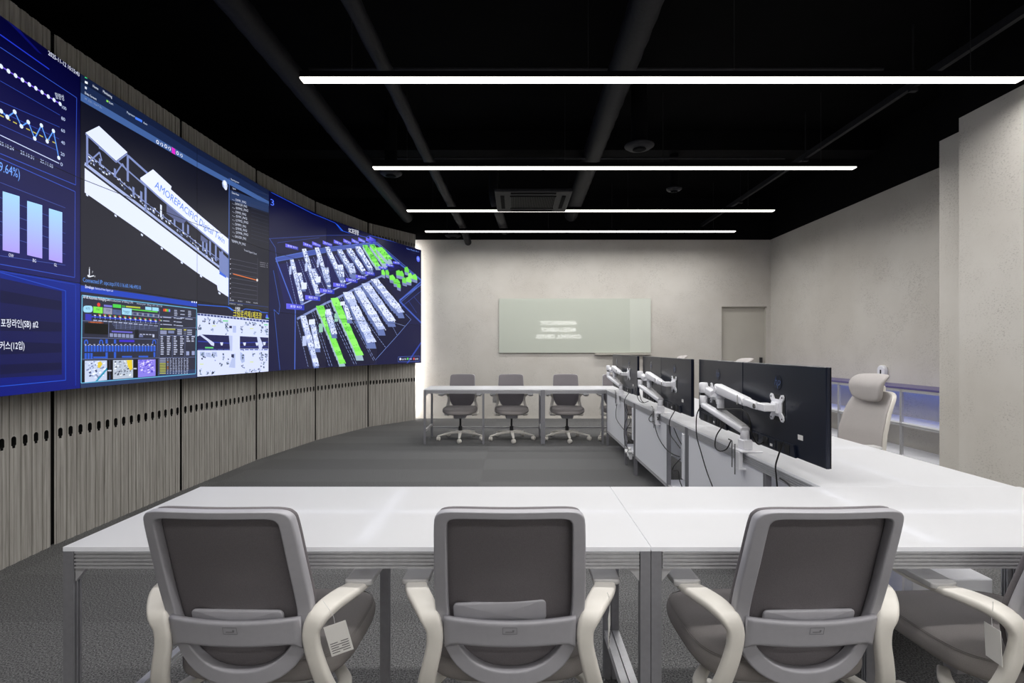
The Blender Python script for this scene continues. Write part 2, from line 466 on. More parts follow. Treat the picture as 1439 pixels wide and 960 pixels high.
# ------------------------------------------------------------------ screen wall geometry
def march(p0, rays, L):
    P = [Vector(p0)]
    for x in rays:
        k = (x - VX) / F; q = P[-1]
        A = k * k + 1; B = -2 * (k * q.x + q.y); C = q.x ** 2 + q.y ** 2 - L * L
        D = (-B + math.sqrt(max(B * B - 4 * A * C, 0))) / (2 * A)
        P.append(Vector((k * D, D)))
    return P
CW, RH = 1.21, 0.68
ZB = 1.025
P0 = Vector(((113 - VX) * 3.27 / F, 3.27))
SP = march(P0, [277, 378, 458.5, 530, 592], CW)
dl = (Vector((-2.755, 2.70)) - P0).normalized()
Pm1 = P0 + dl * CW
SP = [Pm1] + SP          # six vertices after P0 => columns 0..5
a0 = math.atan2(dl.y, dl.x) + R(6.0)
Pm2 = Pm1 + Vector((math.cos(a0), math.sin(a0))) * CW  # unseen end column of screens, added for its blue light and reflections
SP = [Pm2] + SP          # columns 0..6 ; column 1 ends at P0
NC = len(SP) - 1
print('SP', [(round(p.x, 3), round(p.y, 3)) for p in SP])
SX = [VX + F * p.x / p.y for p in SP]

def col_of(x):
    for c in range(2, NC):
        if x < SX[c]: return max(c - 1, 1)
    return NC - 1

def uv(x, y):
    """point of the screen surface seen at photo pixel x, y, as (arc length, height above lower edge)"""
    c = col_of(x)
    a, b = SP[c], SP[c + 1]; d = (b - a) / CW
    k = (x - VX) / F
    # a + d*s = (k*D, D)
    s = (a.x - k * a.y) / (k * d.y - d.x)
    D = a.y + d.y * s
    return (c * CW + s, H + (VY - y) / F * D - ZB)

# picture drawing: polygons in (u,v), painter's order
PIC = []
SID = [0]
def srgb(c): return (*lin(c), 1.0)
def poly(pts, col, px=True, grad=None):
    SID[0] += 1
    q = [uv(*p) for p in pts] if px else list(pts)
    cols = [lin(c) for c in grad] if grad else None
    if len(q) == 4 or len(q) == 3:
        PIC.append((q, cols if cols else [lin(col)] * len(q), SID[0]))
    else:
        for t in tessellate_polygon([[Vector((u, v, 0)) for u, v in q]]):
            PIC.append(([q[i] for i in t], [lin(col)] * 3, SID[0]))
def newlayer(): pass
def rect(u0, u1, v0, v1, col, grad=None): poly([(u0, v0), (u1, v0), (u1, v1), (u0, v1)], col, False, grad)
def line(p, q, wd, col, px=True):
    SID[0] += 1
    a = Vector(uv(*p) if px else p); b = Vector(uv(*q) if px else q)
    t = (b - a)
    if t.length < 1e-6: return
    n = Vector((-t.y, t.x)).normalized() * wd / 2
    PIC.append(([tuple(a - n), tuple(b - n), tuple(b + n), tuple(a + n)], [lin(col)] * 4, SID[0]))
def pline(pts, wd, col, closed=False):
    for a, b in zip(pts, pts[1:] + ([pts[0]] if closed else [])): line(a, b, wd, col)
def dot(p, r, col):
    SID[0] += 1
    c = uv(*p)
    q = [(c[0] + r * math.cos(i * PI / 4), c[1] + r * math.sin(i * PI / 4)) for i in range(8)]
    for i in range(8): PIC.append(([c, q[i], q[(i + 1) % 8]], [lin(col)] * 3, SID[0]))
def text(s, p, q, hgt, col, bold=False, shear=0.0):
    """s from photo pixel p (baseline start) to q (baseline end), cap height hgt metres"""
    SID[0] += 1
    tr, wd = text_tris(s, bold)
    hgt *= .80
    a = Vector(uv(*p)); b = Vector(uv(*q)); ex = (b - a) / wd; ey = Vector((-ex.y, ex.x)).normalized() * hgt / 0.72
    if shear: ey = ey + ex.normalized() * shear
    for t in tr: PIC.append(([tuple(a + ex * x + ey * y) for x, y in t], [lin(col)] * 3, SID[0]))

G1a, G1b = 0.0, 2 * CW            # left picture
G2a, G2b = 2 * CW, 4 * CW         # machine model
G3a, G3b = 4 * CW, 7 * CW         # site plan
TOPV = 3 * RH

# ---- left picture
rect(G1a, G1b, RH * 2, TOPV, None, [(10, 10, 70), (10, 10, 70), (1, 1, 42), (1, 1, 42)])
rect(G1a, G1b, RH, RH * 2, None, [(8, 14, 88), (8, 14, 88), (10, 10, 64), (10, 10, 64)])
rect(G1a, G1b, 0, RH, None, [(2, 16, 112), (2, 16, 112), (0, 30, 130), (0, 30, 130)])
z = lambda x, y: (x / 3.2, y / 3.2)
z2 = lambda x, y: (x / 3.2, 200 + y / 3.2)
newlayer()
b1 = [z(0, 212), z(345, 440), z(340, 832), z(0, 690)]
line(b1[0], b1[1], .004, (46, 78, 190)); line(b1[1], b1[2], .004, (46, 78, 190)); line(b1[2], b1[3], .004, (46, 78, 190))
line(z(0, 155), z(222, 312), .007, (30, 50, 190))
poly([z(0, 60), z(70, 110), z(170, 235), z(190, 245), z(120, 170)], (8, 12, 92))
for (x, y0, y1) in ((270, 363, 518), (268, 455, 572), (266, 500, 625), (264, 560, 680)):
    line(z(0, y0), z(x, y1), .003, (44, 70, 170))
line(z(0, 607), z(266, 735), .005, (190, 200, 235))
for i in range(9):
    a = i / 9; b = a + .065
    line(z(265 * a, 518 + 134 * a), z(265 * b, 518 + 134 * b), .006, (190, 180, 70))
pu = [z(*p) for p in ((-14, 286), (5, 298), (38, 320), (70, 340), (101, 360), (132, 380), (161, 397), (189, 415), (217, 434), (243, 450), (270, 467))]
pline(pu, .007, (110, 80, 220))
bl = [z(*p) for p in ((-26, 470), (5, 500), (33, 526), (66, 503), (96, 568), (127, 549), (156, 623), (186, 564), (212, 636), (240, 589), (264, 710))]
pline(bl, .007, (90, 150, 240))
newlayer()
for p in pu + bl: dot(p, .0125, (214, 226, 250))
text('2025-11-12 10:15:43', z(217, 246), z(357, 345), .034, (215, 220, 240), True)
text('함량성', z(250, 440), z(289, 452), .034, (200, 210, 235))
for s, x, y in (('100', 279, 488), ('80', 276, 538), ('60', 275, 591), ('40', 275, 645), ('20', 273, 697)):
    text(s, z(x, y), z(x + (20 if s == '100' else 17), y + (8 if s != '100' else 9)), .026, (190, 205, 240))
text('0', z(272, 745), z(282, 749), .028, (190, 205, 240))
text('25.10.24', z(-2, 650), z(62, 679), .026, (190, 205, 240)); text('25.10.31', z(92, 691), z(152, 719), .026, (190, 205, 240)); text('25.11.05', z(181, 729), z(238, 757), .026, (190, 205, 240))
line(z(0, 712), z(338, 862), .004, (46, 78, 190)); line(z(338, 862), z2(336, 608), .004, (46, 78, 190)); line(z2(336, 608), z2(0, 548), .004, (46, 78, 190))
text('9.64%)', (-1, 240), (28, 251), .065, (110, 160, 245))
for (y0, y1) in ((160, 290), (228, 355), (290, 405), (335, 450), (395, 498), (490, 548)):
    line(z2(0, y0 + 20), z2(294, y1 + 5), .003, (60, 78, 160))
newlayer()
TB, BB = (158, 206, 248), (166, 150, 240)
for (xa, xb, ta, tb, ba, bb) in ((12, 88, 220, 243, 485, 500), (122, 190, 263, 283, 507, 523), (220, 280, 297, 315, 528, 543)):
    poly([z2(xa, ba), z2(xb, bb), z2(xb, tb), z2(xa, ta)], None, True, [BB, BB, TB, TB])
text('OW', z2(39, 513), z2(61, 519), .024, (220, 225, 245)); text('BG', z2(147, 537), z2(162, 541), .024, (220, 225, 245)); text('GL', z2(243, 556), z2(256, 560), .024, (220, 225, 245))
line(z2(0, 585), z2(295, 668), .004, (30, 70, 190)); line(z2(340, 640), z2(340, 1000 + 95), .004, (30, 60, 170)); line(z2(0, 580), z2(340, 640), .004, (30, 60, 170))
line(z2(295, 668), z2(295, 1070), .004, (30, 80, 200)); line(z2(295, 1070), z2(0, 1098), .004, (30, 80, 200))
poly([z2(0, 610), z2(278, 670), z2(278, 1045), z2(0, 1060)], (10, 14, 74))
newlayer()
poly([z2(0, 665), z2(278, 715), z2(278, 757), z2(0, 720)], (4, 6, 56)); poly([z2(0, 790), z2(278, 812), z2(278, 852), z2(0, 848)], (4, 6, 56))
poly([z2(0, 895), z2(278, 905), z2(278, 945), z2(0, 955)], (4, 6, 56)); poly([z2(0, 1000), z2(278, 990), z2(278, 1022), z2(0, 1045)], (4, 6, 56))
newlayer()
text('포장라인(SB) #2', z2(4, 828), z2(172, 833), .046, (226, 230, 245), True)
text('커스(12입)', z2(0, 930), z2(110, 929), .046, (226, 230, 245), True)

# ---- machine model picture, two upper rows
newlayer()
rect(G2a, G2b, RH, TOPV, None, [(34, 34, 46), (34, 34, 46), (6, 9, 28), (6, 9, 28)])
newlayer()
rect(G2a, G2b, 1.90, TOPV, (24, 38, 72)); rect(G2a, G2b, 1.985, TOPV, (17, 27, 55)); 
newlayer()
rect(G2a, G2b, 1.865, 1.915, (62, 92, 148)); rect(G2a, G2a + .35, 1.99, 1.995, (10, 18, 40))
zz = lambda x, y: (100 + x / 4.3633, 80 + y / 4.3633)
text('PINOKIO', zz(103, 130), zz(158, 165), .024, (230, 240, 255)); poly([zz(84, 112), zz(99, 124), zz(99, 134), zz(84, 128)], (60, 190, 120))
text('Home', zz(133, 184), zz(166, 204), .022, (220, 228, 245)); text('Monitoring', zz(195, 218), zz(250, 254), .024, (220, 228, 245))
poly([zz(84, 146), zz(101, 154), zz(101, 168), zz(84, 160)], (225, 230, 240)); poly([zz(84, 180), zz(96, 186), zz(96, 200), zz(84, 194)], (200, 208, 225))
text('Data Screen', zz(84, 226), zz(155, 266), .02, (215, 225, 245)); text('PF_CIS - Vial P Bu', zz(84, 262), zz(188, 318), .018, (130, 145, 175))
poly([zz(216, 262), zz(228, 268), zz(228, 280), zz(216, 274)], (130, 210, 80)); text('Start', zz(232, 284), zz(258, 297), .02, (200, 210, 230))
text('Payment', zz(342, 345), zz(390, 372), .02, (190, 205, 230)); poly([zz(393, 366), zz(435, 388), zz(435, 403), zz(393, 381)], (70, 120, 235)); text('Auto', zz(443, 408), zz(467, 420), .02, (200, 210, 230))
newlayer()
SL = (216, 224, 250); SLd = (122, 136, 186); MID = (160, 172, 214)
poly([(119, 236), (119, 270.5), (200, 327), (278, 384), (305, 401), (306, 408), (321, 417.5), (321, 390), (278, 357), (200, 297)], SL)
pline([(119, 230), (200, 292), (278, 352), (321, 385)], .022, MID)
newlayer()
random.seed(3)
for i in range(150):
    t = random.random(); x = 122 + t * 196; y = 221 + t * 158 + random.uniform(-9, 3) * (1 - .4 * t)
    s_ = random.uniform(.8, 2.6)
    c = random.choice([(226, 232, 250), (190, 200, 232), (60, 70, 110), (236, 240, 252), (110, 124, 170)])
    poly([(x, y), (x + s_, y + s_ * .8), (x + s_, y + s_ * .8 + 2), (x, y + 2)], c)
pline([(121, 214), (160, 246), (200, 281), (250, 320), (321, 374)], .008, SLd)
for (x, y0, y1) in ((121, 190, 232), (139, 222, 232), (160, 236, 248), (178, 217, 254), (186, 262, 274), (197, 268, 282), (203, 262, 296)):
    poly([(x, y0), (x + 3, y0 + 2), (x + 3, y1 + 2), (x, y1)], SLd)
pline([(180, 219), (210, 246)], .018, SLd); pline([(139, 207), (160, 222), (180, 240), (205, 262)], .012, SLd); pline([(124, 228), (140, 214), (143, 226)], .010, SLd); pline([(160, 248), (172, 230), (178, 240)], .010, SLd)
for (x, y0, y1) in ((225, 287, 305), (244, 297, 316), (256, 309, 325), (263, 315, 328), (284, 334, 352), (289, 336, 356), (294, 338, 358), (302, 344, 366), (311, 352, 376)):
    poly([(x, y0), (x + 2.4, y0 + 1.8), (x + 2.4, y1 + 1.8), (x, y1)], SLd if x > 226 else SL)
for (x, y) in ((121, 272), (161, 301), (198, 328), (226, 347), (254, 367), (281, 386), (307, 410)):
    poly([(x, y), (x + 3, y + 2), (x + 2.6, y + 4.4), (x, y + 2.5)], SL)
poly([(234, 285), (262, 310), (258, 314), (250, 312), (234, 300)], (84, 92, 132)); poly([(282, 330), (292, 338), (291, 342), (282, 338)], (84, 92, 132)); poly([(308, 352), (321, 364), (321, 391), (308, 382)], (112, 126, 178))
newlayer()
poly([(120, 186.5), (139, 177), (179, 214), (163, 226)], SL); pline([(120, 188), (163, 228), (179, 216)], .010, SLd)
poly([(197, 250), (215, 238), (241, 262), (240, 266), (321, 336), (321, 357), (278, 321), (222, 276), (198, 255)], (222, 228, 252)); pline([(197, 253), (222, 276), (278, 322), (321, 358)], .014, SLd)
newlayer()
text('AMOREPACIFIC Digital Twin', (217, 263), (315, 343), .078, (70, 122, 220), shear=.0)
poly([(309, 381), (318, 388), (318, 391), (308, 385)], (60, 100, 210))
for i, (x, y) in enumerate(((530, 522), (555, 537), (580, 548), (603, 562), (652, 590), (675, 604))):
    c = uv(*zz(x, y)); r_ = .016
    for k in range(8):
        a1, a2 = k * PI / 4, (k + 1) * PI / 4
        q = [(c[0] + r_ * f_ * math.cos(a_), c[1] + r_ * f_ * math.sin(a_)) for f_, a_ in ((1, a1), (1, a2), (.6, a2), (.6, a1))]
        if not (i % 2 and k in (2, 5)): poly(q, (225, 230, 240), False)
poly([zz(617, 552), zz(638, 566), zz(638, 600), zz(617, 588)], (206, 40, 190))
dot((316, 259.5), .045, (150, 165, 205)); dot((316, 258), .030, (225, 232, 248)); dot((317, 263.5), .026, (210, 218, 238))
# signal list and chart at the right of the model picture
w4 = lambda x, y: (200 + x / 4.8, 250 + y / 4.8)
line(w4(586, 2), w4(582, 860), .010, (70, 100, 170)); poly([w4(592, 80), w4(852, 175), w4(852, 235), w4(592, 150)], (34, 52, 90))
newlayer()
text('Running now', w4(598, 14), w4(652, 38), .022, (210, 220, 240)); text('signal', w4(608, 72), w4(630, 82), .02, (190, 200, 225)); text('Data View', w4(605, 105), w4(652, 122), .024, (215, 222, 240))
for i, s in enumerate(['SYM1_PA2', 'SYM12M_PA2', 'SYM2_PA2', 'SYM3_PA2', 'SYM_PA2', 'LYM2_PA2', 'SYMM1_PA2', 'SYM5_PA2', 'SYM6_PA2', 'GAUGE1_PA2']):
    y = 150 + i * 27.5
    text('-... ' + s, w4(608, y), w4(700 + (i % 3) * 7, y + 25 - i * .4), .030, (205, 212, 232))
text('TEMP4_PV_PA2', w4(602, 432), w4(697, 458), .030, (205, 212, 232))
for i in range(14): line(w4(735, 80 + i * 25), w4(852, 118 + i * 24.5), .002, (60, 66, 90))
text('Trend Signal Chart', w4(686, 492), w4(772, 520), .024, (190, 196, 215))
for i in range(9): line(w4(598, 545 + i * 32), w4(775, 584 + i * 30), .003, (88, 90, 108)); dot(w4(594, 548 + i * 33), .006, (200, 200, 215))
line(w4(612, 648), w4(772, 690), .009, (210, 110, 50)); dot(w4(775, 690), .016, (230, 225, 225)); line(w4(778, 540), w4(775, 850), .003, (88, 90, 108))
for k in range(3): text('item %d' % (k + 1), w4(795, 572 + k * 13), w4(845, 580 + k * 13), .012, (170, 170, 185))
for k, x in enumerate((590, 645, 700, 750)): text('0:0%d' % k, w4(x, 828 + k * 6), w4(x + 28, 832 + k * 6), .016, (190, 195, 210))
text('name  value', w4(588, 850), w4(676, 862), .018, (170, 175, 190))
line(w4(588, 838), w4(850, 872), .004, (44, 70, 140))
# axis marker and address line
line(z2(402, 605), z2(402, 570), .007, (220, 224, 235)); line(z2(402, 605), z2(422, 600), .007, (220, 224, 235)); line(z2(402, 605), z2(394, 598), .012, (220, 224, 235))
text('z', z2(400, 568), z2(404, 569), .02, (220, 224, 235)); text('x', z2(424, 606), z2(429, 607), .02, (220, 224, 235)); text('y', z2(414, 585), z2(418, 586), .02, (220, 224, 235))
text('Connected IP: opc.tcp://10.116.60.146:49510', z2(373, 627), z2(633, 662), .036, (88, 140, 225))

# ---- control system picture, lower left of the model
newlayer()
rect(G2a, G2a + CW, 0, RH, (38, 40, 58)); rect(G2a, G2a + CW, .628, .668, (28, 62, 176)); rect(G2a, G2a + CW, 0, .075, (38, 54, 92))
newlayer()
h = lambda x, y: (112 + x / 6.4, 400 + y / 6.4)
text('Envelope', h(50, 30), h(128, 42), .026, (235, 240, 255), True); text('Palletized New Digital Lab', h(138, 42), h(300, 64), .018, (200, 212, 245))
for k in range(3): poly([h(1005 + 20 * k, 148 + 2 * k), h(1016 + 20 * k, 150 + 2 * k), h(1016 + 20 * k, 164 + 2 * k), h(1005 + 20 * k, 162 + 2 * k)], (210, 220, 250))
CY = (96, 168, 206)
fr = [h(22, 97), h(1052, 218), h(1042, 802), h(12, 885)]
pline(fr, .007, CY, True)
for a, b in (((26, 325), (712, 350)), ((22, 478), (700, 492)), ((22, 672), (1044, 652)), ((716, 215), (712, 815)), ((716, 395), (1046, 388)), ((716, 458), (1046, 460)), ((262, 330), (258, 475)), ((716, 285), (1046, 300)), ((834, 458), (832, 650)), ((948, 460), (945, 648)), ((700, 492), (695, 660))):
    line(h(*a), h(*b), .004, (96, 106, 146))
newlayer()
text('AP-08 Automatic Packaging Line', h(30, 122), h(268, 148), .026, (225, 232, 248), True); text('Production of filling 2.05', h(274, 150), h(480, 170), .018, (190, 200, 225)); text('Actual plan  filling 1.05 1.05 1.50', h(512, 176), h(742, 202), .016, (180, 190, 215))
def hp(x0, x1, y0, y1, col, sl=.10):
    poly([h(x0, y0), h(x1, y0 + (x1 - x0) * sl), h(x1, y1 + (x1 - x0) * sl), h(x0, y1)], col)
el = []
for k in range(20):
    a = 2 * PI * k / 20; ca, sa = math.cos(a), math.sin(a)
    el.append(h(74 + 43 * math.copysign(abs(ca) ** .5, ca), 220 + 31 * math.copysign(abs(sa) ** .7, sa)))
poly(el, (150, 205, 232))
hp(122, 207, 196, 252, (120, 220, 70)); hp(213, 292, 206, 262, (140, 142, 168)); hp(297, 372, 222, 268, (76, 92, 136)); hp(380, 468, 208, 268, (150, 205, 232)); dot(h(171, 181), .014, (216, 60, 50))
hp(217, 292, 180, 198, (110, 110, 200)); hp(298, 372, 174, 205, (70, 200, 70)); hp(378, 410, 186, 200, (60, 150, 60)); hp(416, 545, 190, 204, (170, 180, 60), .09)
hp(590, 646, 198, 226, (150, 205, 232)); hp(652, 710, 203, 234, (150, 205, 232)); hp(470, 700, 218, 228, (90, 200, 70), .10); hp(474, 714, 246, 276, (130, 136, 166), .095)
newlayer()
for k, s in enumerate(('AUTO', 'START', 'STOP', 'RESET')): text(s, h(55 + 92 * k, 222 + 9 * k), h(92 + 92 * k, 226 + 9 * k), .018, (40, 60, 90))
text('Emergency', h(392, 244), h(450, 250), .016, (30, 60, 100)); text('STOP', h(405, 262), h(440, 266), .016, (30, 60, 100))
for k in range(5): hp(480 + 48 * k, 512 + 48 * k, 250 + 4.5 * k, 272 + 4.5 * k, (60, 66, 100) if k != 3 else (40, 80, 130)); 
hp(50, 106, 262, 318, (52, 52, 170), .08); hp(106, 698, 282, 294, (36, 60, 190), .078)
for k in range(13):
    x = 128 + k * 45.5; y = 264 + k * 4.2
    hp(x + 40, x + 52, y, y + 10, (200, 60, 40)); hp(x + 52, x + 62, y + 1, y + 11, (90, 190, 60)); hp(x, x + 18, y + 8, y + 16, (210, 215, 235)); hp(x + 8, x + 12, y + 16, y + 42, (150, 160, 200)); hp(x - 6, x + 28, y + 52, y + 60, (170, 178, 205), .06)
for k in range(4):
    line(h(290 + 10 * k, 352 + 14 * k), h(700, 372 + 14 * k), .003, (96, 106, 146))
for k in range(8): line(h(330 + 42 * k, 345 + 2 * k), h(328 + 42 * k, 400), .003, (110, 120, 160))
hp(42, 256, 345, 440, (8, 8, 10), .05); hp(78, 214, 333, 343, (120, 54, 30), .05); text('ALARM HISTORY', h(96, 344), h(198, 350), .014, (220, 120, 60))
hp(288, 474, 414, 428, (96, 92, 190), .05)
for k in range(6): hp(270 + 36.5 * k, 300 + 36.5 * k, 438 + 2 * k, 470 + 2 * k, (130, 138, 176), .03)
hp(497, 530, 404, 480, (14, 15, 24), .02); hp(534, 570, 452, 472, (100, 108, 150), .03); hp(655, 672, 452, 474, (180, 186, 210), .02)
for k in range(5): hp(540 + 28 * k, 560 + 28 * k, 442 + k, 450 + k, (170, 176, 205))
hp(356, 492, 496, 516, (56, 40, 190), .02)
for k in range(24):
    x = 44 + k * 26.9; hp(x, x + 20, 548 + k * .15, 604 - k * .15, (42, 86, 196), 0); hp(x + 3, x + 16, 544 + k * .15, 549 + k * .15, (170, 178, 205), 0)
for k in range(3): hp(44 + 26 * k, 64 + 26 * k, 616, 668, (42, 86, 196), 0)
hp(122, 240, 648, 662, (42, 86, 196), 0); hp(232, 252, 492, 530, (42, 86, 196), 0); hp(308, 328, 494, 530, (42, 86, 196), 0); hp(232, 252, 610, 664, (42, 86, 196), 0); hp(308, 327, 606, 660, (42, 86, 196), 0); hp(380, 470, 642, 656, (42, 86, 196), 0); hp(530, 616, 640, 654, (42, 86, 196), 0); hp(664, 680, 608, 652, (42, 86, 196), 0)
for x in (58, 193, 670):
    pline([h(x - 13, 534), h(x - 13, 508), h(x, 498), h(x + 13, 508), h(x + 13, 534)], .010, (42, 86, 196))
for k in range(16): hp(44 + 40 * k, 60 + 40 * k, 536, 542, (180, 186, 210), 0)
# tables of values
random.seed(11)
for (xa, xb, ya, yb, n) in ((724, 812, 205, 222, 0),):
    for k, c in enumerate(((210, 60, 40), (220, 140, 40), (80, 190, 60), (120, 130, 220))): hp(752 + 16 * k, 766 + 16 * k, 216 + 1.5 * k, 240 + 1.5 * k, c)
for (x, y, n, wd_) in ((850, 228, 4, 30), (905, 232, 3, 45), (975, 236, 4, 30), (725, 290, 3, 20), (750, 290, 3, 80), (845, 296, 3, 20), (868, 300, 3, 70), (950, 304, 1, 90)):
    for k in range(n): hp(x, x + wd_ * random.uniform(.7, 1), y + k * (15 if n == 4 else 32), y + 7 + k * (15 if n == 4 else 32), (168, 176, 204), .07)
hp(724, 745, 392, 404, (150, 200, 60), .03); hp(750, 860, 392, 406, (150, 156, 60), .03); hp(724, 782, 412, 446, (130, 136, 170), .03); hp(796, 850, 414, 438, (110, 120, 160), .03)
for k in range(3): hp(878, 920, 402 + k * 18, 412 + k * 18, (168, 176, 204), .02); hp(936, 958, 402 + k * 18, 412 + k * 18, (200, 190, 90) if k == 0 else (100, 106, 130), .02); hp(966, 1010, 406 + k * 18, 414 + k * 18, (168, 176, 204), .02)
for cx_ in (728, 785, 845, 903, 960, 1005):
    n = 9 if cx_ < 950 else 3
    for k in range(n): hp(cx_, cx_ + random.uniform(18, 34), 464 + k * 19.5, 474 + k * 19.5, (176, 182, 208), .01)
hp(958, 985, 600, 636, (140, 150, 190), 0); hp(1008, 1034, 598, 634, (140, 150, 190), 0)
for r_ in range(10):
    for k, x in enumerate((720, 786, 810, 836, 860, 886, 910, 936, 960)):
        c = (180, 184, 90) if (k == 0 and r_ > 2) else ((190, 120, 60) if k == 1 and r_ in (2, 5, 6) else (158, 166, 196))
        hp(x, x + (54 if k == 0 else random.uniform(10, 18)), 664 + r_ * 14.6, 671 + r_ * 14.6, c, -.01)
# three camera pictures
for (xa, xb, yt, yb, yb2, tone) in ((45, 245, 685, 880, 858, 0), (300, 480, 680, 852, 838, 1), (524, 682, 675, 835, 822, 2)):
    poly([h(xa - 24, yt), h(xb + 20, yt - 3), h(xb + 20, yb2 - 2), h(xa - 24, yb + 2)], (10, 10, 16))
    newlayer()
    poly([h(xa, yt), h(xb, yt - 3), h(xb, yb2), h(xa, yb)], [(188, 200, 226), (178, 188, 204), (130, 120, 220)][tone])
    newlayer()
    for k in range(70):
        x = random.uniform(xa, xb - 22); y = random.uniform(yt + 2, yb2 - 26); q = random.uniform(5, 22)
        c = random.choice([[(236, 242, 255), (120, 134, 176), (66, 76, 116), (206, 216, 240)], [(232, 238, 240), (70, 76, 96), (150, 160, 178), (40, 46, 60)], [(176, 160, 250), (70, 50, 190), (222, 214, 255), (96, 86, 210)]][tone])
        poly([h(x, y), h(x + q, y - q * .4), h(x + q * 1.1, y + q * .3), h(x + 3, y + q * .6)], c)
    newlayer()
    if tone == 0: poly([h(140, 870), h(160, 868), h(245, 770), h(245, 745)], (40, 140, 176)); poly([h(162, 700), h(190, 690), h(205, 715), h(180, 752), h(160, 745)], (214, 190, 60))
    if tone == 1: poly([h(422, 680), h(470, 677), h(475, 755), h(455, 775), h(432, 735)], (222, 196, 46))
    newlayer()
hp(252, 286, 768, 780, (180, 186, 205), 0); hp(484, 512, 750, 762, (180, 186, 205), 0)

# ---- plan of the filling shop, lower right of the model
newlayer()
r3 = lambda x, y: (270 + x / 8.725, 420 + y / 8.725)
rect(G2a + CW, G2b, 0, RH, (24, 22, 46)); rect(G2a + CW, G2b, .655, RH, (20, 22, 40))
newlayer()
poly([r3(64, 175), r3(64, 955), r3(935, 892), r3(938, 262)], (205, 213, 246))
newlayer()
poly([r3(125, 437), r3(465, 452), r3(462, 632), r3(64, 632), r3(64, 460), r3(90, 450)], (24, 24, 74)); poly([r3(585, 458), r3(935, 475), r3(935, 612), r3(585, 612)], (24, 24, 74))
for k in range(22):
    x = 66 + k * 40; y = 178 + k * 4.2
    poly([r3(x, y), r3(x + 33, y + 4), r3(x + 33, y + 26), r3(x, y + 22)], (44, 58, 120))
newlayer()
for k in range(5): poly([r3(70 + 80 * k, 617), r3(140 + 80 * k, 617), r3(140 + 80 * k, 630), r3(70 + 80 * k, 630)], (70, 84, 150))
for k in range(6): poly([r3(590 + 58 * k, 617), r3(636 + 58 * k, 617), r3(636 + 58 * k, 630), r3(590 + 58 * k, 630)], (70, 84, 150))
line(r3(70, 520), r3(460, 545), .010, (36, 52, 150)); line(r3(588, 540), r3(930, 530), .010, (36, 52, 150)); line(r3(588, 590), r3(930, 590), .006, (36, 52, 150))
poly([r3(85, 440), r3(110, 432), r3(270, 540), r3(268, 580), r3(235, 570), r3(190, 520)], (196, 204, 236)); poly([r3(795, 465), r3(830, 470), r3(872, 575), r3(860, 585), r3(850, 640), r3(820, 620)], (196, 204, 236))
for (x, y) in ((362, 548), (643, 550), (795, 550), (885, 545)): poly([r3(x - 20, y - 14), r3(x + 18, y - 14), r3(x + 10, y + 24), r3(x - 8, y + 24)], (206, 214, 240))
poly([r3(450, 452), r3(495, 452), r3(492, 640), r3(466, 640)], (176, 186, 224)); poly([r3(498, 330), r3(540, 332), r3(538, 416), r3(498, 414)], (168, 180, 222)); poly([r3(455, 330), r3(488, 332), r3(488, 362), r3(455, 360)], (34, 40, 74)); poly([r3(480, 676), r3(530, 674), r3(528, 848), r3(450, 840), r3(490, 720)], (172, 184, 222)); poly([r3(480, 680), r3(514, 680), r3(512, 726), r3(480, 716)], (38, 44, 80))
poly([r3(590, 650), r3(640, 690), r3(645, 770), r3(610, 790), r3(590, 740)], (160, 174, 214))
for (x, y) in ((165, 660), (95, 650), (240, 650)): poly([r3(x, y), r3(x + 60, y), r3(x + 70, y + 60), r3(x + 6, y + 50)], (168, 180, 216))
newlayer()
for (cx_, cy_, sx_, sy_, n) in ((150, 262, 14, 25, 9), (200, 258, 20, 30, 10), (260, 275, 16, 26, 9), (330, 268, 34, 30, 16), (420, 340, 16, 66, 22), (90, 345, 26, 45, 16), (248, 380, 22, 25, 8), (602, 365, 14, 50, 14), (655, 300, 18, 22, 9), (690, 300, 14, 20, 7), (755, 300, 30, 22, 12), (845, 340, 20, 60, 20), (903, 380, 15, 52, 14), (758, 412, 14, 18, 6),
        (120, 690, 22, 42, 14), (255, 690, 34, 34, 14), (375, 695, 10, 50, 12), (430, 775, 22, 36, 14), (352, 805, 22, 26, 9), (615, 700, 14, 60, 16), (745, 665, 18, 26, 8), (845, 690, 22, 70, 24), (905, 710, 16, 60, 18), (95, 905, 18, 30, 10), (185, 900, 16, 30, 9), (245, 895, 20, 30, 10), (660, 885, 12, 24, 7), (715, 875, 16, 20, 7), (765, 870, 14, 20, 7), (820, 870, 16, 26, 8), (862, 820, 20, 34, 10), (612, 812, 14, 24, 7)):
    for k in range(n):
        x = cx_ + random.gauss(0, .55) * sx_; y = cy_ + random.gauss(0, .55) * sy_; q = random.uniform(6, 19)
        c = random.choice([(44, 60, 84), (90, 112, 128), (130, 142, 178), (24, 32, 60), (164, 176, 206)])
        poly([r3(x, y), r3(x + q, y + 2), r3(x + q, y + q * 1.1), r3(x + 1, y + q)], c)
for (a, b, c_, d_) in ((375, 442, 263, 276), (158, 260, 590, 606), (882, 928, 312, 324), (905, 942, 232, 242)): poly([r3(a, c_), r3(b, c_ + 3), r3(b, d_ + 3), r3(a, d_)], (90, 200, 110))
for (x, y) in ((245, 335), (705, 368), (92, 805), (706, 778)): poly([r3(x, y - 10), r3(x + 48, y - 10), r3(x + 48, y + 3), r3(x, y + 3)], (204, 214, 150))
pline([r3(70, 72), r3(430, 98), r3(490, 142), r3(610, 152), r3(650, 124), r3(820, 142), r3(850, 165), r3(930, 172)], .008, (38, 90, 200))
poly([r3(430, 98), r3(460, 102), r3(510, 140), r3(490, 142)], (40, 110, 230))
text('수제원', r3(528, 134), r3(586, 140), .034, (236, 240, 250), True)
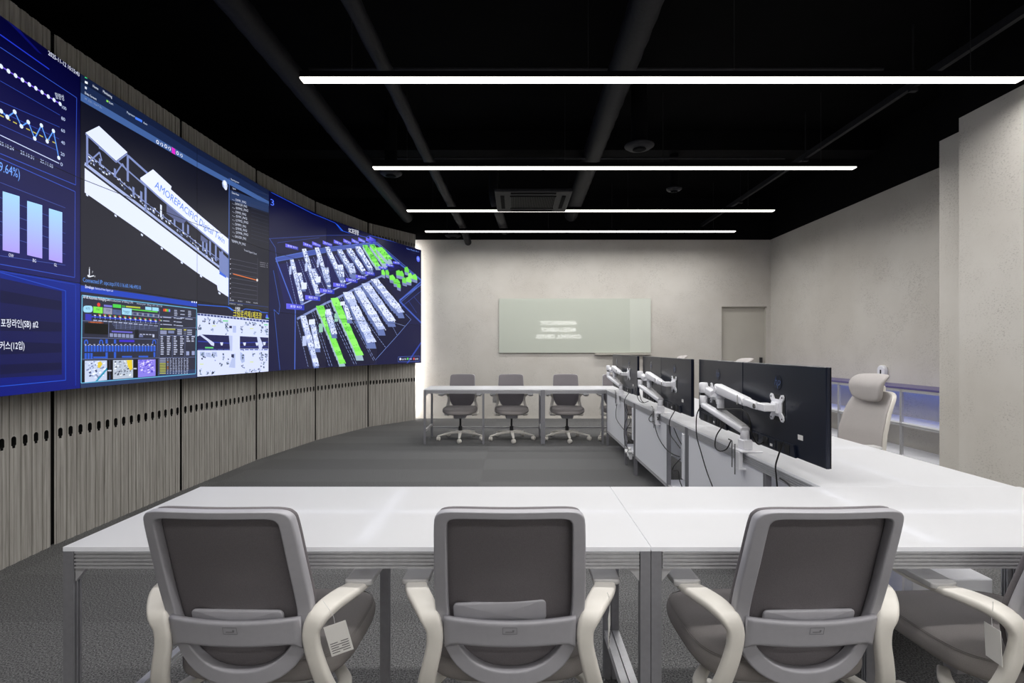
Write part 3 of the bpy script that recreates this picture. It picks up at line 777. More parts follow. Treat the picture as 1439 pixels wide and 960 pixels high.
text('크림로션제1제조장', r3(503, 212), r3(853, 245), .074, (226, 216, 60), False)
dot(r3(917, 213), .022, (60, 90, 230)); poly([r3(903, 218), r3(930, 220), r3(934, 238), r3(900, 235)], (90, 120, 240))

# ---- site plan, right picture
newlayer()
rect(G3a, G3b, RH, TOPV, None, [(18, 20, 62), (18, 20, 62), (2, 4, 46), (2, 4, 46)])
rect(G3a, G3b, 0, RH, (18, 19, 58))
newlayer()
s6 = lambda x, y: (370 + x / 5.335, 260 + y / 5.335)
s7 = lambda x, y: (370 + x / 6, 380 + y / 6)
poly([s6(95, 600), s6(850, 470), s6(1030, 620), s6(300, 900), s6(160, 900)], (20, 20, 78)); poly([s7(285, 410), s7(1010, 60), s7(1240, 410), s7(930, 790), s7(380, 820)], (14, 14, 46))
newlayer()
EB = (84, 112, 196)
def band(pts, wd, col): pline(pts, wd, col)
band([s6(95, 560), s6(470, 490), s6(850, 440)], .05, (58, 78, 160)); pline([s6(92, 545), s6(470, 470), s6(850, 428)], .008, EB); pline([s6(92, 575), s6(470, 505)], .006, EB)
pline([s6(92, 548), s6(240, 940), s7(265, 838)], .018, (70, 100, 196)); pline([s7(85, 0), s7(140, 300), s7(130, 370), s7(90, 330), s7(140, 840)], .006, (60, 100, 200)); pline([s6(45, 400), s6(90, 470), s6(100, 560)], .006, (60, 90, 180)); pline([s6(50, 402), s6(470, 378), s6(720, 375)], .005, (44, 66, 150)); pline([s6(108, 440), s6(108, 432), s6(420, 395)], .004, (44, 66, 150))
pline([s6(850, 440), s6(1040, 605), s6(1190, 720), s6(1020, 870), s6(1190, 1040)], .03, (58, 84, 176)); pline([s6(852, 428), s6(1190, 715)], .007, EB); pline([s6(1190, 740), s6(1030, 880)], .007, EB)
pline([s7(1330, 610), s7(1210, 790)], .03, (44, 66, 160)); pline([s6(1040, 910), s6(1190, 790)], .006, (60, 84, 176)); pline([s6(1090, 870), s6(1150, 960)], .006, (50, 74, 160)); pline([s6(1130, 840), s6(1190, 910)], .006, (50, 74, 160))
pline([s7(285, 410), s7(600, 245), s7(1010, 42)], .030, (120, 134, 188)); pline([s7(300, 300), s7(480, 215), s7(700, 118), s7(900, 28)], .016, (150, 164, 214))
def dl_(a, b):
    n = 16
    for i in range(n):
        t0, t1 = i / n, (i + .72) / n
        line((a[0] + (b[0] - a[0]) * t0, a[1] + (b[1] - a[1]) * t0), (a[0] + (b[0] - a[0]) * t1, a[1] + (b[1] - a[1]) * t1), .006, (150, 168, 226))
for a, b in (((175, 575), (250, 900)), ((265, 560), (360, 830)), ((290, 560), (385, 800)), ((360, 560), (470, 800)), ((375, 540), (480, 760)), ((520, 540), (600, 690)), ((540, 530), (640, 700))): dl_(s6(*a), s6(*b))
for a, b in (((285, 430), (380, 820)), ((405, 345), (560, 815)), ((425, 345), (582, 815)), ((530, 290), (770, 800)), ((548, 285), (790, 800)), ((640, 230), (935, 770)), ((655, 225), (945, 760)), ((800, 340), (1035, 655)), ((1000, 300), (1130, 550)), ((1100, 440), (1195, 470))): dl_(s7(*a), s7(*b))
pline([s7(945, 758), s7(1035, 655), s7(1130, 550), s7(1245, 415), s7(1200, 370)], .006, (120, 146, 220)); pline([s7(1150, 250), s7(1330, 120)], .02, (70, 96, 186))
newlayer()
WH = [(198, 208, 238), (176, 188, 226), (214, 222, 246)]; GR = [(124, 226, 84), (108, 210, 74), (140, 234, 104)]
def mach(f_, a, b, wd, pal, nb=13, seed=0):
    random.seed(seed); n = nb
    dark = (96, 112, 166) if pal is WH else (150, 176, 190)
    P_ = []
    for i in range(n + 1):
        t = i / n; q = wd * random.uniform(.78, 1.15)
        P_.append((a[0] + (b[0] - a[0]) * t, a[1] + (b[1] - a[1]) * t, q))
    for i in range(n):
        x0, y0, q0 = P_[i]; x1, y1, q1 = P_[i + 1]; q = (q0 + q1) / 2
        poly([f_(x0 - q * .55, y0 + wd * .35), f_(x0 + q * .55, y0 + wd * .35), f_(x1 + q * .55, y1 + wd * .75), f_(x1 - q * .55, y1 + wd * .75)], dark)
    newlayer()
    for i in range(n):
        x0, y0, q0 = P_[i]; x1, y1, q1 = P_[i + 1]; q = (q0 + q1) / 2
        poly([f_(x0 - q * .55, y0), f_(x0 + q * .55, y0 - wd * .1), f_(x1 + q * .55, y1 - wd * .1), f_(x1 - q * .55, y1)], pal[random.randrange(3)])
    newlayer()
    for i in range(n * (9 if pal is WH else 2)):
        t = random.random(); x = a[0] + (b[0] - a[0]) * t + random.uniform(-.45, .45) * wd; y = a[1] + (b[1] - a[1]) * t; q = random.uniform(2.5, 8)
        poly([f_(x, y), f_(x + q, y), f_(x + q, y + q * 1.2), f_(x, y + q)], random.choice([(60, 76, 130), (130, 146, 196), (235, 240, 252)]) if pal is WH else (60, 140, 60))
def sub(f_, x, y, w_, h_, c): poly([f_(x, y), f_(x + w_, y - 4), f_(x + w_, y + h_), f_(x, y + h_ + 4)], c)
mach(s6, (213, 560), (290, 870), 26, WH, 13, 1); mach(s6, (270, 660), (305, 780), 24, WH, 5, 2); sub(s6, 195, 610, 16, 60, WH[1]); sub(s6, 285, 735, 40, 45, WH[2])
mach(s6, (305, 480), (408, 815), 30, WH, 13, 3); mach(s6, (372, 630), (405, 720), 34, WH, 5, 4); sub(s6, 312, 590, 18, 55, WH[1]); sub(s6, 395, 690, 34, 40, WH[2])
mach(s6, (400, 470), (495, 765), 26, WH, 13, 5); mach(s6, (470, 620), (488, 730), 30, WH, 5, 6); sub(s6, 402, 560, 14, 55, WH[1])
mach(s6, (478, 465), (600, 730), 32, WH, 13, 7); mach(s6, (575, 600), (592, 690), 36, WH, 5, 8)
mach(s6, (570, 485), (680, 680), 34, WH, 12, 9); mach(s6, (650, 590), (672, 660), 44, WH, 4, 10)
mach(s6, (640, 478), (752, 645), 34, WH, 12, 11); mach(s6, (706, 462), (810, 635), 34, WH, 12, 13)
mach(s6, (760, 452), (862, 612), 34, GR, 12, 15); mach(s6, (812, 448), (912, 590), 36, GR, 12, 16); mach(s6, (865, 470), (945, 560), 44, GR, 6, 17)
mach(s7, (335, 385), (450, 810), 44, WH, 13, 21); mach(s7, (410, 420), (460, 660), 40, WH, 8, 22); sub(s7, 330, 555, 34, 80, WH[1]); sub(s7, 385, 415, 50, 40, WH[2])
mach(s7, (475, 300), (670, 790), 52, GR, 14, 23); mach(s7, (545, 350), (600, 540), 44, WH, 8, 24); sub(s7, 470, 450, 32, 70, (140, 190, 170)); sub(s7, 525, 330, 40, 32, WH[2])
mach(s7, (598, 235), (815, 720), 54, GR, 14, 25); mach(s7, (690, 290), (730, 420), 36, WH, 6, 26); sub(s7, 600, 365, 30, 65, (140, 190, 170)); sub(s7, 650, 265, 38, 28, WH[2])
mach(s7, (708, 185), (915, 610), 66, WH, 14, 27); mach(s7, (790, 150), (1000, 500), 66, WH, 14, 28); mach(s7, (860, 112), (1085, 430), 62, WH, 14, 29); mach(s7, (935, 75), (1165, 360), 58, WH, 14, 30)
for (x, y, w_) in ((885, 640, 28), (915, 640, 28), (945, 680, 44), (975, 710, 50), (995, 645, 40), (1020, 650, 34), (1058, 620, 34), (1040, 700, 36), (1085, 665, 34), (1070, 695, 40), (1118, 675, 36), (1000, 735, 30)):
    poly([s6(x, y + 20), s6(x + w_, y + 26), s6(x + w_, y + 62), s6(x + 4, y + 52)], (120, 134, 180)); 
    newlayer(); poly([s6(x, y), s6(x + w_ * .6, y - 8), s6(x + w_, y + 18), s6(x + w_, y + 40), s6(x + 2, y + 30)], GR[(x // 7) % 3]); newlayer()
newlayer()
LB = [(172, 908, 135), (314, 842, 112), (424, 790, 108), (524, 747, 100), (618, 710, 88), (692, 684, 80), (764, 658, 72), (865, 617, 66), (920, 598, 60), (972, 580, 58)]
for i, (x, y, q) in enumerate(LB):
    hh = q * .30
    poly([s6(x, y + hh / 2), s6(x + q, y + hh / 2 + 12), s6(x + q, y - hh / 2 + 12), s6(x, y - hh / 2)], None, True, [(90, 90, 226), (24, 40, 170), (24, 40, 170), (104, 100, 236)])
for i, (x, y, q) in enumerate(((166, 455, 96), (298, 443, 72), (366, 438, 66), (446, 432, 72), (528, 425, 66), (600, 418, 60), (662, 416, 56), (712, 408, 54), (770, 408, 50), (795, 400, 48))):
    poly([s6(x, y + 10), s6(x + q, y + 34), s6(x + q, y + 10), s6(x, y - 16)], None, True, [(90, 90, 226), (24, 40, 170), (24, 40, 170), (104, 100, 236)])
newlayer()
for i, (x, y, q) in enumerate(LB): text('제조 라인' if i % 2 else '포장 KCI', s6(x + q * .22, y + q * .07), s6(x + q * .84, y + q * .07 + 7), .022 + .01 * q / 135, (226, 230, 250), True)
for i, (x, y, q) in enumerate(((166, 455, 96), (298, 443, 72), (366, 438, 66), (446, 432, 72), (528, 425, 66), (600, 418, 60), (662, 416, 56), (712, 408, 54))): text('포장 KCI', s6(x + q * .16, y + 5), s6(x + q * .9, y + 22), .022, (226, 230, 250), True)
text('SC포장장', s6(640, 352), s6(716, 376), .072, (236, 240, 250), True)
pline([s6(60, 55), s6(370, 215), s6(470, 255), s6(540, 285), s6(580, 340), s6(650, 362)], .007, (30, 70, 200)); poly([s6(540, 285), s6(560, 300), s6(600, 345), s6(650, 362), s6(590, 345)], (30, 90, 226)); pline([s6(720, 380), s6(770, 392), s6(800, 380), s6(850, 392), s6(1185, 480)], .007, (30, 70, 200))
text('3', s6(56, 150), s6(82, 158), .09, (74, 110, 240), True)
text('Filter Model 20:11', s6(1075, 482), s6(1165, 506), .030, (110, 140, 226)); dot(s6(1161, 555), .055, (80, 96, 226)); dot(s6(1161, 553), .028, (130, 150, 250))
pline([s7(1138, 730), s7(1318, 722), s7(1316, 768), s7(1136, 772)], .005, (80, 106, 200), True)
dot(s7(1155, 748), .022, (225, 232, 250)); text('정상가동', s7(1166, 757), s7(1206, 755), .030, (225, 232, 250)); dot(s7(1218, 746), .022, (90, 210, 90)); text('가동', s7(1228, 755), s7(1252, 753), .030, (225, 232, 250)); dot(s7(1270, 746), .022, (220, 80, 70)); text('알람', s7(1280, 754), s7(1306, 752), .030, (225, 232, 250))

# ---- build the screens, one unit for each column and row
def clip(pl, axis, lim, keep_less):
    out = []
    n = len(pl)
    for i in range(n):
        (p, c), (q, e) = pl[i], pl[(i + 1) % n]
        pi = p[axis] <= lim if keep_less else p[axis] >= lim
        qi = q[axis] <= lim if keep_less else q[axis] >= lim
        if pi: out.append((p, c))
        if pi != qi:
            t = (lim - p[axis]) / (q[axis] - p[axis])
            out.append((tuple(p[k] + (q[k] - p[k]) * t for k in range(2)), tuple(c[k] + (e[k] - c[k]) * t for k in range(3))))
    return out
# every shape lies just above all the shapes it covers
layers = []; depth = {}; placed = {}
CELL = .08
shapes = {}
order = []
for q, cs, sid in PIC:
    if sid not in shapes: shapes[sid] = []; order.append(sid)
    shapes[sid].append((q, cs))
def bucket(x0, x1, y0, y1):
    return [(i, j) for i in range(int(x0 / CELL), int(x1 / CELL) + 1) for j in range(int(y0 / CELL), int(y1 / CELL) + 1)]
for sid in order:
    bbs = [(min(p[0] for p in q), max(p[0] for p in q), min(p[1] for p in q), max(p[1] for p in q)) for q, cs in shapes[sid]]
    if len(bbs) > 8:
        bbs = [(min(b[0] for b in bbs), max(b[1] for b in bbs), min(b[2] for b in bbs), max(b[3] for b in bbs))]
    l = 0
    for b in bbs:
        for k in bucket(*b):
            for (c0, c1, c2, c3, cl) in placed.get(k, ()):
                if cl >= l and c0 < b[1] and c1 > b[0] and c2 < b[3] and c3 > b[2]: l = cl + 1
    for b in bbs:
        for k in bucket(*b): placed.setdefault(k, []).append((*b, l))
    for q, cs in shapes[sid]: layers.append((l, q, cs))
print('polys', len(layers), 'layers', max(l for l, _, _ in layers))
cells = {(c, r): [] for c in range(NC) for r in range(3)}
BZ = 0.0022
def group_lim(u):
    if u < G1b: return (G1a, G1b)
    if u < G2b: return (G2a, G2b)
    return (G3a, G3b)
for l, q, cs in layers:
    us = [p[0] for p in q]; vs_ = [p[1] for p in q]
    g0, g1 = group_lim(sum(us) / len(us))
    for c in range(max(int(min(us) / CW), 0), min(int(max(us) / CW), NC - 1) + 1):
        if not (g0 - .01 <= c * CW < g1 - .01): continue
        for r in range(max(int(min(vs_) / RH), 0), min(int(max(vs_) / RH), 2) + 1):
            pl = list(zip(q, cs))
            for ax, lim, kl in ((0, c * CW + BZ, False), (0, (c + 1) * CW - BZ, True), (1, r * RH + BZ, False), (1, (r + 1) * RH - BZ, True)):
                pl = clip(pl, ax, lim, kl)
                if len(pl) < 3: break
            if len(pl) >= 3: cells[(c, r)].append((l, pl))
CL = ['leftmost, barely inside the room edge', 'second']
SL_ = {
    (1, 2): 'top-row wall screen showing blue line charts with the date, far left', (1, 1): 'middle-row wall screen showing three pale blue bars, far left', (1, 0): 'bottom-row wall screen with Korean text rows on blue, far left',
    (2, 2): 'top-row wall screen showing white gantry roof and the model menu bar', (2, 1): 'middle-row wall screen showing long white conveyor slab above the address text', (2, 0): 'bottom-row wall screen full of small control buttons and three camera pictures',
    (3, 2): 'top-row wall screen with end of the model menu bar and signal list', (3, 1): 'middle-row wall screen with end of the white conveyor and orange chart line', (3, 0): 'bottom-row wall screen showing a white shop-floor plan under yellow Korean title',
    (4, 2): 'top-row wall screen, mostly plain navy, left part of the site plan', (4, 1): 'middle-row wall screen showing first slanted machine rows of the site plan', (4, 0): 'bottom-row wall screen with thin blue outlines at left of the green machines',
    (5, 2): 'top-row wall screen with white Korean title of the site plan', (5, 1): 'middle-row wall screen with many pale machines in centre of the site plan', (5, 0): 'bottom-row wall screen with green and white machine ends in centre of site plan',
    (6, 2): 'top-row wall screen nearest the back wall with round blue icon', (6, 1): 'middle-row wall screen nearest the back wall with cluster of green blocks', (6, 0): 'bottom-row wall screen nearest the back wall with small status legend',
    (0, 2): 'unseen top-row wall screen added left of the date chart, nearest the camera', (0, 1): 'unseen middle-row wall screen added left of the pale blue bars, nearest the camera', (0, 0): 'unseen bottom-row wall screen added left of the Korean text rows, nearest the camera'}
for c in range(NC):
    a, b = SP[c], SP[c + 1]; d = (b - a) / CW; n = Vector((d.y, -d.x))      # n points into the room
    for r in range(3):
        z0 = ZB + r * RH
        base_p = Vector(((a.x + b.x) / 2, (a.y + b.y) / 2, z0))
        f = lambda u, v, w_: (a.x + d.x * (u - c * CW) + n.x * w_ - base_p.x, a.y + d.y * (u - c * CW) + n.y * w_ - base_p.y, v - r * RH)
        mb = MB(); u0, u1 = c * CW + .0008, (c + 1) * CW - .0008; v0, v1 = r * RH + .0008, (r + 1) * RH - .0008
        mb.prism([(u0, v0), (u1, v0), (u1, v1), (u0, v1)], f, -0.07, -0.0005)
        o = mb.build('display_screen', M['bezel'], None, None, tuple(base_p))
        tag(o, SL_[(c, r)], 'screen', 'wall screens')
        vs, fs, cc = [], [], []
        for l, pl in cells[(c, r)]:
            k0 = len(vs)
            for (p, col_) in pl:
                vs.append(f(p[0], p[1], 0.00003 * l)); cc.append(col_)
            fs.append(list(range(k0, len(vs))))
        me = bpy.data.meshes.new('screen_picture'); me.from_pydata(vs, [], fs)
        at = me.attributes.new('Pic', 'FLOAT_COLOR', 'POINT')
        at.data.foreach_set('color', [x for q in cc for x in (*q, 1.0)])
        me.materials.append(M['screen'])
        # face the room
        me.update()
        flip = [i for i, p in enumerate(me.polygons) if p.normal.x * n.x + p.normal.y * n.y < 0]
        for i in flip: me.polygons[i].flip()
        me.update()
        so = bpy.data.objects.new('screen_picture', me); COL.objects.link(so); so.parent = o

# ------------------------------------------------------------------ slatted wall behind and below the screens
WP = march((-3.02, 3.29), [254, 360, 443, 517], 1.262) + [Vector(((584.5 - VX) / F * 9.12, 9.12))]
print('WP', [(round(p.x, 3), round(p.y, 3)) for p in WP])
wm = WP[0] + Vector((math.sin(R(5)), -math.cos(R(5)))) * 1.262
wm2 = wm + Vector((math.sin(R(11)), -math.cos(R(11)))) * 1.262
WP = [wm2, wm] + WP
WZ = 3.34; PITCH = 0.0765
def slot_outline(cu, cv):
    w1, w2 = 0.0165, 0.0095
    top = [(cu + w1 * math.cos(t), cv + .018 + w1 * math.sin(t)) for t in [PI * i / 8 for i in range(9)]]
    return top + [(cu - w1, cv - .018), (cu - w2, cv - .024), (cu - w2, cv - .036), (cu + w2, cv - .036), (cu + w2, cv - .024), (cu + w1, cv - .018)]
wl = ['grey slatted wall panel at the left edge of the photo', 'grey slatted wall panel left of the front table corner', 'grey slatted wall panel under the control-button screen', 'grey slatted wall panel under the yellow-titled plan screen', 'grey slatted wall panel third from the back wall', 'grey slatted wall panel second from the back wall', 'grey slatted wall panel at the bright back corner']
wl = wl[-(len(WP) - 1):]
for c in range(len(WP) - 1):
    a, b = WP[c], WP[c + 1]; L = (b - a).length; d = (b - a) / L; n = Vector((d.y, -d.x))
    bp = Vector((a.x, a.y, 0))
    f = lambda u, v, w_: (d.x * u + n.x * w_, d.y * u + n.y * w_, v)
    ga = 0.014; m0, m1 = ga, L - ga; ns = 16; p = (m1 - m0) / ns
    mb = MB()
    zc = (0.726, 3.142)
    for i in range(ns):
        u0 = m0 + i * p; cu = u0 + p * .5; hw = p * .32
        # slotted strip
        A = u0 + p * .5 - hw; B = u0 + p * .5 + hw
        zs = [0.0, 0.62, 0.82, 3.06, 3.22, WZ]
        for k in range(5):
            q = [(A, zs[k]), (B, zs[k]), (B, zs[k + 1]), (A, zs[k + 1])]
            if k in (1, 3):
                so = slot_outline(cu, zc[0] if k == 1 else zc[1])
                tr = tessellate_polygon([[Vector((x, y, 0)) for x, y in q], [Vector((x, y, 0)) for x, y in so]])
                al = q + so
                mb.add([f(x, y, .006) for x, y in al], [tuple(t) for t in tr])
                m_ = len(so)
                mb.add([f(x, y, .006) for x, y in so] + [f(x, y, -.020) for x, y in so], [(i_, (i_ + 1) % m_, m_ + (i_ + 1) % m_, m_ + i_) for i_ in range(m_)], 1)
            else:
                mb.add([f(x, y, .006) for x, y in q], [(0, 1, 2, 3)])
        # edges of the strip and the recessed strip beside it, with a fine bead
        X_ = [(u0, 0), (A, .0), (A, .006)]
        for (ua, wa, ub, wb) in ((A, .006, A - .0015, -.003), (B, .006, B + .0015, -.003), (u0, .001, A - .0015, .001), (B + .0015, .001, u0 + p, .001), (A - .0015, -.003, A - .0015, .001), (B + .0015, -.003, B + .0015, .001)):
            mb.add([f(ua, 0, wa), f(ub, 0, wb), f(ub, WZ, wb), f(ua, WZ, wa)], [(0, 1, 2, 3)])
        for (q0, q1) in ((0.0, .685), (.768, WZ)):
            mb.add([f(cu - .004, q0, .006), f(cu, q0, .010), f(cu + .004, q0, .006), f(cu - .004, q1, .006), f(cu, q1, .010), f(cu + .004, q1, .006)], [(0, 1, 4, 3), (1, 2, 5, 4)], 2)
    o = mb.prism([(m0, 0.0), (m1, 0.0), (m1, WZ), (m0, WZ)], f, -.03, -.021, 1)
    o = mb.build('slatted_wall_panel', [M['wood'], M['gap'], M['wood']], None, None, tuple(bp))
    tag(o, wl[c], 'wall panel', 'slatted wall panels')
# black backing seen through the joints
mb = MB()
for c in range(len(WP) - 1):
    a, b = WP[c], WP[c + 1]; d = (b - a).normalized(); n = Vector((d.y, -d.x))
    if c == len(WP) - 2: b = b - d * .16
    mb.add([(a.x - n.x * .035, a.y - n.y * .035, 0), (b.x - n.x * .035, b.y - n.y * .035, 0), (b.x - n.x * .035, b.y - n.y * .035, WZ - .01), (a.x - n.x * .035, a.y - n.y * .035, WZ - .01),
            (a.x - n.x * .12, a.y - n.y * .12, 0), (b.x - n.x * .12, b.y - n.y * .12, 0), (b.x - n.x * .12, b.y - n.y * .12, WZ - .01), (a.x - n.x * .12, a.y - n.y * .12, WZ - .01)],
           [(0, 1, 2, 3), (5, 4, 7, 6), (3, 2, 6, 7), (1, 5, 6, 2), (0, 3, 7, 4), (0, 4, 5, 1)])
struct(mb.build('wall_screen_side', M['gap']))
e = WP[-1]; dE = (WP[-1] - WP[-2]).normalized(); nE = Vector((dE.y, -dE.x))
q = e - dE * .02 - nE * .05
o = MB().cyl((0, 0, 0), .012, 3.15, 'z', 10, 0).build('cove_light', M['cove'], None, None, (q.x, q.y, .05))
tag(o, 'white vertical light strip glowing behind the end of the slatted wall', 'light')

# ------------------------------------------------------------------ ceiling lamps
LZ = 3.228
def lamp(dist, x0, x1, label, ztop=CT):
    t = thing('linear_lamp', label, 'lamp', ((x0 + x1) / 2, dist, LZ), 0, 'linear ceiling lamps'); hl = (x1 - x0) / 2
    MB().box(-hl, hl, -.038, .038, .012, .055, 0, .003).build('housing', M['black'], t)
    MB().box(-hl + .001, hl - .001, -.036, .036, 0, .011).build('diffuser', M['lamp'], t)
    ld = bpy.data.lights.new('lamp_glow', 'AREA'); ld.shape = 'RECTANGLE'; ld.size = hl * 2 - .004; ld.size_y = .070
    ld.energy = LAMP_W; ld.color = (1.0, .983, .967); ld.spread = R(164)
    lo = bpy.data.objects.new('lamp_glow', ld); COL.objects.link(lo); lo.parent = t; lo.location = (0, 0, -.0015)
    for x in (-hl * .86, -.53, .53, hl * .86):
        MB().tube([(x, 0, .054), (x, 0, ztop - LZ - .001)], .0025, 5).build('suspension_wire', M['dark'], t)
lamp(3.67, -1.557, 3.667, 'longest-looking bright linear ceiling lamp, nearest to the front table')
lamp(5.46, -1.54, 3.66, 'second bright linear ceiling lamp from the front')
lamp(7.155, -1.54, 3.65, 'third bright linear ceiling lamp, just under the air conditioner')
lamp(8.42, -1.51, 3.65, 'bright linear ceiling lamp closest to the back wall')
lamp(1.85, -1.557, 3.667, 'linear ceiling lamp above the front table, out of frame')
lamp(0.05, -1.557, 3.667, 'linear ceiling lamp above the camera, out of frame')
lamp(-1.75, -1.557, 3.667, 'linear ceiling lamp near the rear wall, out of frame')

# ------------------------------------------------------------------ ceiling services
def duct(name, pts, r, label, mtl='duct', rib=0.0, cat='duct'):
    P = smooth_path(pts, 10) if len(pts) > 2 else [tuple(Vector(pts[0]).lerp(Vector(pts[1]), i / 60)) for i in range(61)]
    rr = [r * (1 + (rib if i % 2 else 0)) for i in range(len(P))]
    o = MB().tube(P, rr, 14).build(name, M[mtl]); tag(o, label, cat); return o
duct('flexible_duct', [(-1.07, 1.6, 3.50), (-1.02, 3.8, 3.46), (-.98, 6.0, 3.41), (-.93, 7.9, 3.37), (-.905, 8.45, 3.36), (-.88, 8.85, 3.27), (-.865, 9.17, 3.205)], .055, 'thin wrapped grey duct running the room left of the air conditioner', rib=.12)
duct('ceiling_duct', [(-1.9, 1.6, 3.62), (-1.78, 8.3, 3.44)], .09, 'thick black round duct running beside the screen wall', rib=.05)
duct('ceiling_duct', [(.88, 1.5, 3.72), (.98, 9.0, 3.66)], .115, 'widest black round duct running the room right of the air conditioner', rib=.05)
duct('ceiling_duct', [(-.33, 7.55, 3.9), (-.33, 7.5, 3.55), (-.28, 7.7, 3.4), (-.2, 9.0, 3.38)], .07, 'short black duct bending down behind the air conditioner')
duct('conduit', [(-1.8, 4.4, 3.72), (3.2, 4.4, 3.72)], .014, 'thin black conduit crossing the ceiling above the second lamp', cat='pipe')
duct('conduit', [(-1.8, 6.2, 3.62), (3.3, 6.2, 3.62)], .014, 'thin black conduit crossing the ceiling at the air conditioner', cat='pipe')
o = MB().box(-4.45, 3.83, 2.35, 2.75, 3.75, CT - .002).build('beam', M['black']); o.name = 'trim_1'; struct(o)
o = MB().box(-4.45, 4.6, 6.4, 6.7, 3.8, CT - .002).build('trim_2', M['black']); struct(o)
o = MB().box(3.36, 3.40, 1.2, 9.2, 3.50, 3.541, 0).box(3.36, 3.363, 1.2, 9.2, 3.541, 3.56).box(3.397, 3.40, 1.2, 9.2, 3.541, 3.56).build('support_rail', M['duct']); tag(o, 'long dark steel rail hung along the right of the ceiling', 'rail')
for i, y in enumerate((2.6, 4.3, 5.9, 7.6)):
    t = thing('rail_hanger', ['dark threaded hanger holding the steel rail at the front', 'dark threaded hanger holding the steel rail behind the first lamp', 'dark threaded hanger holding the steel rail behind the second lamp', 'dark threaded hanger holding the steel rail nearest the back wall'][i], 'hanger', (3.38, y, 3.47), 0, 'rail hangers')
    MB().box(-.03, .03, -.02, .02, 0, .028).build('bracket', M['duct'], t); MB().cyl((0, 0, .1), .006, CT - 3.47 - .101, 'z', 8).build('rod', M['duct'], t)
# air conditioner cassette
t = thing('ceiling_air_conditioner', 'square dark four-way air conditioner cassette above the third lamp', 'air conditioner', (.215, 6.59, 3.19))
MB().box(-.475, .475, -.46, .46, .0, .04, 0, .01).build('grille_panel', M['duct'], t)
MB().box(-.42, .42, -.41, .41, .041, .30).build('body', M['black'], t)
mb = MB()
for i in range(26): mb.box(-.27 + i * .0216, -.262 + i * .0216, -.26, .26, -.008, -.001)
mb.box(-.29, .29, -.28, -.262, -.008, -.001).box(-.29, .29, .262, .28, -.008, -.001).build('intake_grille', M['black'], t)
for (x0, x1, y0, y1) in ((-.28, .28, -.41, -.36), (-.28, .28, .36, .41), (-.41, -.36, -.28, .28), (.36, .41, -.28, .28)):
    MB().box(x0, x1, y0, y1, -.006, -.001, 0, .002).build('louvre', M['black'], t)
def diffuser(x, y, z, r, lab):
    t = thing('round_diffuser', lab, 'air diffuser', (x, y, z), 0, 'round air diffusers')
    MB().lathe((0, 0, 0), [(r * .3, .0), (r * .8, .01), (r, .03), (r, .04), (r * .6, .06)], 'z', 28).build('cone', M['duct'], t)
    MB().lathe((0, 0, 0), [(r * .25, -.012), (r * .45, -.006), (r * .45, -.001)], 'z', 24).build('inner_disc', M['black'], t)
    MB().cyl((0, 0, .061), r * .55, CT - z - .062, 'z', 20).build('neck', M['black'], t)
diffuser(1.26, 5.16, 3.32, .15, 'round ceiling air diffuser between first and second lamp, right of centre')
diffuser(-1.46, 5.9, 3.30, .13, 'round ceiling air diffuser at the left end of the second lamp')
diffuser(2.05, 6.55, 3.32, .10, 'small round ceiling air diffuser right of the air conditioner')
diffuser(-1.12, 9.0, 3.26, .14, 'round ceiling air diffuser hanging against the back wall')

# ------------------------------------------------------------------ wall items
t = thing('glass_board', 'wide pale green glass writing board on the back wall', 'writing board', (1.08, BACK - .03, 1.205))
MB().box(-1.39, 1.39, 0, .012, 0, .995, 0, .002).build('glass_panel', M['glass'], t)
MB().box(-1.36, 1.36, .0125, .029, .03, .965).build('mounting_panel', M['alu'], t)
MB().box(.36, 1.385, -.055, .012, -.035, -.008, 0, .003).build('pen_tray', M['door'], t)
MB().box(1.0, 1.385, -.003, -.0003, .012, .985, 0).build('reflection_strip', mat('reflection_tint', (206, 210, 200), .06), t)  # reflection on the glass, painted as a paler strip
# lettering on the rear wall, seen mirrored in the glass board
t = thing('wall_sign', 'white lit wall lettering, seen mirrored in the glass board', 'sign', (1.82, REAR + .01, 1.46))
for k, s in enumerate(('AMOREPACIFIC', 'INTELLIGENCE', 'CONTROL CENTER')):
    tr, wd = text_tris(s, False); sc_ = (1.58, 1.47, 1.92)[k] / wd * 1.0; hh = .295
    mb = MB(); zz0 = .84 - .29 * k
    f = lambda u, v, w_: (-(u - wd / 2) * sc_, w_, zz0 + v * .24)
    for q in tr:
        mb.add([f(x, y, .02) for x, y in q] + [f(x, y, .0) for x, y in q], [(0, 1, 2), (5, 4, 3), (0, 3, 4, 1), (1, 4, 5, 2), (2, 5, 3, 0)])
    mb.build('letter_row', M['sign'], t)
# device on right wall
t = thing('wall_sensor', 'small white rounded device with black slot on the right wall', 'wall device', (RX - .001, 6.40, .90))
MB().plate(rrect(.066, .082, .06, 6), .05, lambda u, v, w_: (-.026 - w_, u, .09 + v), .012).build('housing', M['white'], t)
MB().box(-.0535, -.0515, -.012, .010, .065, .115).build('slot', M['port'], t)

